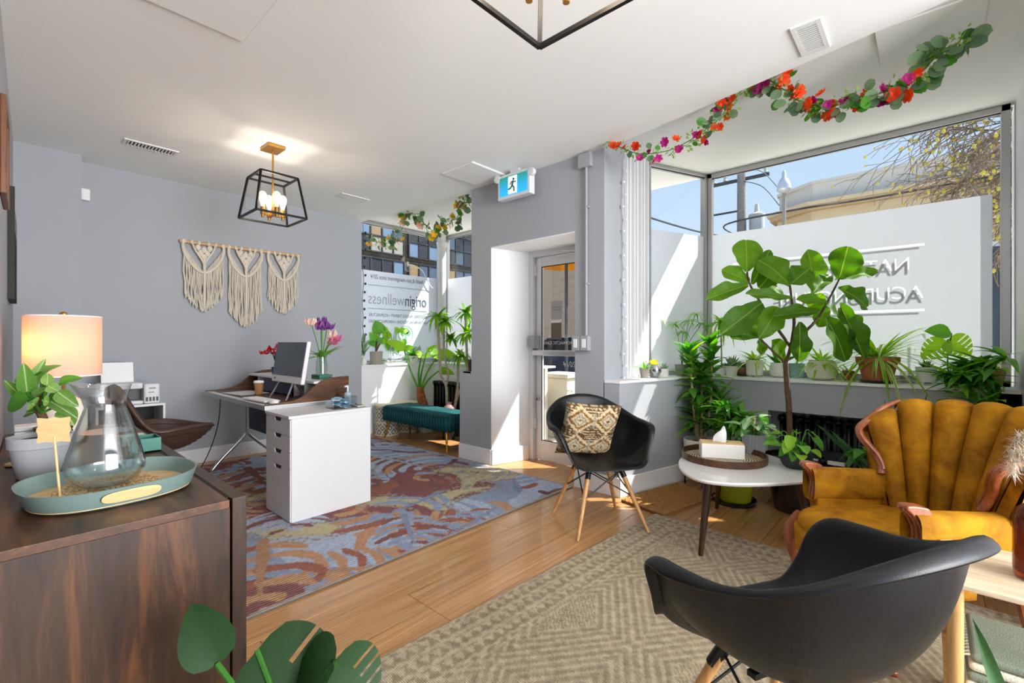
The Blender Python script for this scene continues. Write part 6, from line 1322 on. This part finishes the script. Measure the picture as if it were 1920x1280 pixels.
mny = thing('money_tree', 'low broad leafed money tree beside the snake plant', 'plant', (3.70, .27, 0)); pot_part(mny, tapered(.07, .09, .18), M_wc, (.082, .16)); MB().tube([(0, 0, .16), (.01, .01, .36), (.03, .03, .50)], [.014, .011, .007], 8).build('stem', M_stem, mny, smooth=True)
rosette(mny, [leaf_mesh('leaf', m_, W_lan, 8, .2, .5) for m_ in (M_mid, M_drk)], (.03, .03, .49), 12, (.13, .20), (-.3, .4), .075, rz=rd)
bk = thing('book_stack', 'grey book with dark cover on a low stool by radiator', 'book', (4.06, .55, .0)); 
for a in (0, PI / 2, PI, 3 * PI / 2): MB().tube([(.10 * math.cos(a + .8), .10 * math.sin(a + .8), 0), (.08 * math.cos(a + .8), .08 * math.sin(a + .8), .33)], .010, 6).build('stool_leg', M_wire, bk)
MB().box(-.13, .13, -.11, .11, .33, .36).build('pages', M_white, bk); MB().box(-.135, .135, -.115, .115, .361, .372).build('cover', mat('charcoal_cover', '#2b2d31', .6, bmp=.5, bscale=300), bk)
# ---- side bay plants
ao = thing('elephant_ear', 'elephant ear plant with big bright leaves behind the bench', 'plant', (3.80, 4.98, 0)); pot_part(ao, tapered(.09, .12, .24, .008), M_wc, (.11, .20))
sh_ = V(.06, -.12, 0); ALO_ST = [[tuple(V(*q) + sh_) for q in s] for s in ALO_ST]; ALO_LV = [(tuple(V(*a) + sh_), tuple(V(*b) + sh_), w) for a, b, w in ALO_LV]; tb_ = V(*ALO_ST[1][0])
MB().tube(cr([(0, 0, .20), (tb_.x * .3, tb_.y * .3, .34), (tb_.x * .8, tb_.y * .8, .46), (tb_.x, tb_.y, tb_.z + .05)], 4), [.045, .05, .055, .058, .058, .06, .055, .06, .058, .055, .05, .045, .04], 10).build('fibrous_trunk', mat('fibre', '#9a5a30', .95, var=.5, vscale=30, bmp=1, bscale=50), ao, smooth=True)
for s in ALO_ST: MB().tube(cr([tuple(V(*s[0])), *s[1:]], 6), [.016 - .008 * k / 12 for k in range(13)], 8).build('stalk', M_mid, ao, smooth=True)
lf_al = [leaf_mesh('leaf', M_brt, W_hrt, 12, .15, dr, .012, 0, 7) for dr in (.15, .35)]
for b_, t_, w in ALO_LV: place(ao, R.choice(lf_al), b_, t_, w * 1.15, V(-.5, -.6, .7))
mg = thing('dragon_tree', 'dragon tree with pale crooked stems and spiky heads', 'plant', (3.92, 4.52, 0)); pot_part(mg, tapered(.11, .145, .26, .008), mat('charcoal_pot', '#4a4b4d', .7), (.13, .22))
M_pale = mat('pale_bark', '#cbbca4', .85, var=.2, vscale=40)
for i, s in enumerate(MAR_ST): MB().tube(cr(([(.0, .0, .2)] if i != 1 else []) + list(s), 5), .017 if i != 1 else .013, 8).build('stem', M_pale, mg, smooth=True)
for k, (c, r_) in enumerate(MAR_HD): rosette(mg, lf_ned + ([lf_str[4]] if k != 4 else [leaf_mesh('leaf', M_yel, W_str, 6, .008, .5, across=3)]), c, 42, (r_ * .95, r_ * 1.5), (-.6, 1.2), .042, rz=rd)
for k, (x, y, lab) in enumerate(((3.36, 5.215, 'patterned white garden stool next to the drawer unit'), (3.69, 5.245, 'patterned white garden stool hidden behind the bench'))):
    gs = thing('garden_stool', lab, 'garden stool', (x, y, .0), 0, 'patterned ceramic garden stools'); m_ = MATS.get('tile_pattern')
    if m_ is None:
        m_, n, l, b, o = nt('tile_pattern'); t = n.new('ShaderNodeTexCoord'); sx = n.new('ShaderNodeSeparateXYZ'); l.new(t.outputs['Object'], sx.inputs[0])
        an = math_(n, l, 'MULTIPLY', math_(n, l, 'ARCTAN2', sx.outputs[1], sx.outputs[0]), 10 / (2 * PI)); zz = math_(n, l, 'DIVIDE', sx.outputs[2], .105)
        fa = math_(n, l, 'ABSOLUTE', math_(n, l, 'SUBTRACT', math_(n, l, 'FRACT', math_(n, l, 'ADD', an, 20.0)), .5)); fz = math_(n, l, 'ABSOLUTE', math_(n, l, 'SUBTRACT', math_(n, l, 'FRACT', zz), .5))
        dd = math_(n, l, 'ADD', fa, fz); wv_ = math_(n, l, 'SINE', math_(n, l, 'MULTIPLY', dd, 15.0)); l.new(ramp(n, l, math_(n, l, 'ADD', math_(n, l, 'MULTIPLY', wv_, .5), .5), [(.35, hexc('#6d685c')), (.6, hexc('#cfc9ba'))]), b.inputs['Base Color']); b.inputs['Roughness'].default_value = .5
    MB().lathe([(.135, 0), (.15, .008), (.152, .05), (.152, .33), (.148, .36)], 36, cap1=True).build('drum', m_, gs, smooth=True); MB().lathe([(.148, .361), (.155, .363), (.155, .385), (.13, .395), (.0, .396)], 36).build('lid', mat('stool_lid', '#cfc4ac', .6), gs, smooth=True); MB().lathe([(.151, .0), (.156, .004), (.156, .016), (.151, .02)], 36, cap0=False).lathe([(.152, .165), (.156, .169), (.156, .179), (.152, .183)], 36, cap0=False).build('band', MATS['stool_lid'], gs, smooth=True)
ZL = .8985
t = spider('potted_peperomia', 'grey square edged pot with a small monstera on side ledge', (3.36, 5.475, ZL), tapered(.080, .088, .17), mat('warm_grey_pot', '#a39a8c', .8), (.08, .15), 0, (.1, .1)); MB().lathe([(.085, 0), (.10, .002), (.10, .014), (.09, .014)], 28).build('saucer', MATS['warm_grey_pot'], t)
for b_, t_, w in (((0, 0, .30), (-.10, -.05, .42), .14), ((.05, -.02, .40), (-.03, -.06, .58), .20), ((.06, -.02, .28), (.16, -.05, .36), .10), ((-.02, -.02, .26), (-.14, -.04, .30), .10), ((.1, -.02, .36), (.22, -.06, .42), .14), ((.0, -.02, .33), (.10, -.06, .28), .10)): MB().tube(cr([(0, 0, .15), (b_[0] * .5, b_[1] * .5, b_[2] * .8), b_], 4), .006, 6).build('stalk', M_stem, t); place(t, R.choice(lf_h + [leaf_mesh('leaf', M_drk, W_hrt, 9, .2, .3)]), b_, t_, w, V(-.4, -.8, .4))
vv = thing('white_bud_vase', 'small white bud vase with grey green sprigs on side ledge', 'vase', (3.16, 5.44, ZL)); MB().lathe([(.03, 0), (.042, .02), (.038, .06), (.02, .085), (.022, .10)], 20).build('vase', M_wc, vv, smooth=True); rosette(vv, lf_suc, (0, 0, .10), 22, (.06, .16), (.2, 1.4), .03, rz=rd, z0=.18)
tv = thing('trailing_vine', 'trailing green vine in a clear vase on the side ledge', 'plant', (3.62, 5.47, ZL)); MB().lathe([(.035, 0), (.04, .01), (.03, .16), (.034, .2)], 18).build('vase', glassmat('vine_vase', (.95, .98, .96), 2), tv, smooth=True)
for a_, L_ in ((-.10, .30), (.02, .38), (.10, .2)): 
    pts = cr([(0, 0, .1), (a_ * .3, -.01, .36), (a_, -.03, .44), (a_ * 1.3, -.05, .44 - L_ * .5)], 5); MB().tube(pts, .004, 5).build('stalk', M_mid, tv); place(tv, lf_h[1], pts[9], pts[9] + V(a_ * 1.2, -.06, .03), .11, V(-.3, -.8, .5)); place(tv, lf_h[0], pts[-1], pts[-1] + V(.02, -.03, -.12), .08, V(-.3, -.8, .3))
spider('potted_fern', 'leafy bright fern in a white pot on the side ledge', (3.95, 5.465, ZL), tapered(.06, .075, .10), M_wc, (.065, .085), 40, (.10, .24), .03, (-.2, 1.3), lf_lan[2:] + lf_lanb)
spider('hanging_basket_pot', 'brown pot on the ledge stub beside the pier', (3.30, 3.545, ZL), tapered(.035, .05, .11), mat('dark_brown_pot', '#5d4638', .8), (.043, .095), 12, (.08, .18), .012, (.2, 1.3), lf_ned)
hv = thing('pink_glass_heart', 'pink glass bud vase behind the bench', 'vase', (3.715, 4.40, 0)); MB().lathe([(.05, .30), (.075, .33), (.07, .39), (.03, .43), (.032, .45)], 20).build('vase', mat('pink_glass', '#d9a9a4', .15, trans=.4), hv, smooth=True); MB().lathe([(.08, 0), (.08, .30)], 20, cap1=True).build('stand', M_blk, hv, smooth=True)
# ---- foreground plants
bi = thing('birkin_plant', 'striped philodendron in a light grey pot on the sideboard', 'plant', (.10, 2.36, .7215)); pot_part(bi, [(.060, 0), (.064, .004), (.080, .105), (.085, .107), (.087, .145), (.080, .145), (.077, .11)], mat('light_grey_pot', '#c3c2c4', .6), (.077, .128))
MB().tube(cr([(0, 0, .12), (.01, 0, .18), (-.005, .01, .24), (0, 0, .28)], 4), .013, 9).build('stem', mat('birkin_stem', '#6d4a33', .8), bi, smooth=True)
lf_b = [leaf_mesh('leaf', M_bir, W_hrt, 10, .3, dr) for dr in (.1, .3)] + [leaf_mesh('leaf', M_mid, W_hrt, 10, .3, .2)]
for b_, t_, w in BIR_LV:
    MB().tube(cr([(0, 0, .22), tuple(V(*b_) * .5 + V(0, 0, .12)), b_], 4), .0045, 6).build('stalk', M_mid, bi); place(bi, R.choice(lf_b), b_, t_, w * 1.5, V(-.3 + R.uniform(-.3, .3), -.75, .5))
mo2 = thing('monstera_plant', 'monstera plant at the lower left with dark split leaves', 'plant', (.40, .90, 0)); pot_part(mo2, tapered(.12, .16, .28, .008), M_wc, (.145, .25))
for b_, t_, w, me in (((-.09, .225, .515), (-.13, .28, .64), .11, leaf_mesh('leaf', M_deep, W_hrt, 14, .12, .25, 0, 0, 7)), ((-.02, .20, .52), (.09, .02, .40), .22, lf_mond), ((.085, .05, .515), (.0, .13, .50), .13, leaf_mesh('leaf', M_deep, W_hrt, 14, .2, .5, 0, 0, 7)), ((.085, .05, .515), (.13, -.05, .44), .15, lf_mond), ((.0, .0, .45), (-.2, -.1, .40), .2, lf_mond)):
    MB().tube(cr([(0, 0, .25), (b_[0] * .3, b_[1] * .3, b_[2] * .75), b_], 5), .006, 7).build('stalk', M_drk, mo2, smooth=True); place(mo2, me, b_, t_, w, V(-.4, -.4, .8))
sn2 = thing('snake_plant', 'yellow edged snake plant at the lower right corner', 'plant', (1.50, -.22, .011)); pot_part(sn2, tapered(.07, .09, .16), M_clay, (.082, .14))
for t_, w in (((-.085, .142, .585), .05), ((.03, .0, .55), .05), ((.05, -.06, .45), .05), ((-.04, -.05, .40), .045)): place(sn2, lf_sn, (t_[0] * .2, t_[1] * .2, .13), t_, w, V(-.8, -.3, .3))

# ---- tulips on the hutch, red flowers on the desk
tu = thing('tulip_vase', 'glass vase of pink and purple tulips on the desk hutch', 'flowers', (1.80, 3.76, .926)); MB().lathe([(.04, 0), (.046, .006), (.046, .10), (.038, .13), (.042, .16), (.040, .16), (.036, .13), (.042, .1), (.042, .012), (.0, .008)], 24).build('vase', glassmat('clear_vase', (.93, .97, .95), 2.2), tu, smooth=True)
pt = lambda m_, n: leaf_mesh(n, m_, lambda t: .5 * math.sin(PI * min(1, t ** .7 * .95 + .04)) ** .7, 7, -.5, -.35)
M_pur = leafmat('purple_petal', '#6a3a80', '#9a62a8', .3); M_pnk = leafmat('pink_petal', '#c86a96', '#e09aba', .35); M_crm = leafmat('cream_petal', '#e8c8bc', '#f2e2d4', .35); pm_ = [pt(M_pur, 'petal'), pt(M_pnk, 'petal'), pt(M_crm, 'petal')]
for k, (q, c) in enumerate((((-.06, .06, .42), 2), ((.02, .04, .43), 0), ((.045, .0, .39), 0), ((.0, .02, .385), 0), ((.10, -.04, .29), 1), ((.07, -.05, .315), 2), ((.085, -.01, .26), 1))):
    MB().tube(cr([(q[0] * .1, q[1] * .1, .01), (q[0] * .3, q[1] * .3, .2), q], 4), .004, 6).build('stem', M_mid, tu); fl_h = thing('flower', None, None); fl_h.parent = tu; fl_h.location = q
    rosette(fl_h, [pm_[c]], (0, 0, -.01), 9, (.05, .07), (.4, 1.2), .045, rz=rd, name='petal')
for k in range(9):
    a = k * .7; d = V(math.cos(a), math.sin(a), rd.uniform(.1, 1.0)).normalized(); place(tu, lf_lan[2 + k % 2], (d.x * .02, d.y * .02, .14), tuple(V(d.x * .02, d.y * .02, .14) + d * rd.uniform(.14, .22)), .035, V(0, 0, 1))
rf = thing('red_orchid', 'small red flowering orchid beside the monitor', 'flowers', (1.68, 4.40, .890)); MB().lathe([(.03, 0), (.04, .08), (.036, .08)], 18).build('pot', M_blk, rf); M_red = leafmat('red_petal', '#b01c28', '#d8343c', .25); pr_ = pt(M_red, 'petal')
for q in ((-.05, .06, .22), (-.02, .04, .24), (.0, .03, .20), (-.08, .07, .20), (.03, .0, .25)):
    MB().tube(cr([(0, 0, .07), (q[0] * .3, q[1] * .3, .2), q], 4), .003, 5).build('stem', M_wire, rf); f_ = thing('flower', None, None); f_.parent = rf; f_.location = q; rosette(f_, [pr_], (0, 0, 0), 6, (.03, .045), (-.2, .9), .03, rz=rd, name='petal')

# ---- garlands of eucalyptus and paper flowers
W_five = None
def flower_mesh(name, m_, n=6, r_=1.0, cup=.5):
    b = MB()
    for k in range(n):
        a = 2 * PI * k / n; c, s = math.cos(a), math.sin(a); px, py = -s, c
        b.add([(0, 0, 0), (c * .55 + px * .42, s * .55 + py * .42, cup * .45), (c * 1.0 + px * .25, s * 1.0 + py * .25, cup * .75), (c * 1.0 - px * .25, s * 1.0 - py * .25, cup * .75), (c * .55 - px * .42, s * .55 - py * .42, cup * .45)], [(0, 1, 2, 3, 4)])
    for k in range(n):
        a = 2 * PI * (k + .5) / n; c, s = math.cos(a), math.sin(a); px, py = -s, c
        b.add([(0, 0, .05), (c * .3 + px * .25, s * .3 + py * .25, cup * .6), (c * .6, s * .6, cup * .95), (c * .3 - px * .25, s * .3 - py * .25, cup * .6)], [(0, 1, 2, 3)])
    me = b.mesh(name, True); me.materials.append(m_); return me
M_or = leafmat('orange_petal', '#d8401c', '#f06030', .35); M_mg = leafmat('magenta_petal', '#a01f6e', '#c83c90', .35); M_yp = leafmat('yellow_petal', '#e0a818', '#f0c840', .35); M_bl = leafmat('blush_petal', '#e2a89a', '#f0cabc', .35)
lf_eu = leaf_mesh('leaf', M_grey_l, W_rnd, 7, .1, .05); lf_eud = leaf_mesh('leaf', M_drk, W_rnd, 7, .1, .05); lf_sm = leaf_mesh('leaf', M_mid, W_lan, 5, .2, .1, across=3)
def garland(name, label, path, mats_, nl, nf, heavy, seed, sc=1.0):
    g_ = thing(name, label, 'garland', path[0]); rr = random.Random(seed); o = V(*path[0]); P = [p - o for p in cr(path, 6)]
    MB().tube(P, .003, 5).build('vine', M_mid, g_); N = len(P); fm = [flower_mesh('flower', m_) for m_ in mats_]
    up = [V(rr.uniform(-1, 1), rr.uniform(-1, 1), rr.uniform(-1, 1)) for _ in range(9)]
    for k in range(nl):
        t = rr.random() ** heavy; p = P[int(t * (N - 1))]; d = V(rr.uniform(-.7, .7), rr.uniform(-1, 1), rr.uniform(-1, .5)).normalized(); s = rr.uniform(.035, .055) * (1 + .4 * t) * sc; q = p + d * rr.uniform(.0, .06) * sc
        place(g_, rr.choice((lf_eu, lf_eu, lf_eud)), q, q + d * s, s * .85, V(-.9 + rr.uniform(-.5, .5), rr.uniform(-.6, .6), rr.uniform(-.5, .5)))
    for k in range(nf):
        t = (k + rr.random()) / nf * (.82 if heavy < 1 else 1); p = P[int(t * (N - 1))]; d = V(-.7, rr.uniform(-.8, .8), rr.uniform(-.9, .6)).normalized(); q = p + V(rr.uniform(-.03, .03), rr.uniform(-.05, .05), rr.uniform(-.06, .05)) * sc; s = rr.uniform(.022, .034) * sc
        inst(rr.choice(fm), 'flower', g_, basis(d.cross(V(0, .3, 1)), d, q, s))
    sp_m = MB()
    for k in range(int(nl * 6.5)):
        p = P[int(rr.random() * (N - 1))]; d = V(rr.uniform(-.6, .6), rr.uniform(-1, 1), rr.uniform(-1, .7)).normalized(); q = p + d * rr.uniform(.0, .05) * sc; s = rr.uniform(.018, .034) * sc; w = d.cross(V(-.6, .3, .5)).normalized() * s * .3
        sp_m.add([q, q + d * s * .5 + w, q + d * s, q + d * s * .5 - w], [(0, 1, 2, 3)])
    tag(sp_m.build('sprigs', leafmat('sprig_leaf', '#6a8f3c', '#9ab858', .4), g_), kind='stuff'); return g_
garland('flower_garland', 'garland of orange and magenta flowers above the right window', GAR_R, (M_or, M_or, M_mg), 120, 74, .62, 3, 1.1)
garland('flower_garland', 'garland of yellow and blush flowers in the side bay', GAR_L, (M_yp, M_bl, M_yp), 70, 34, 1.0, 7, 1.45)
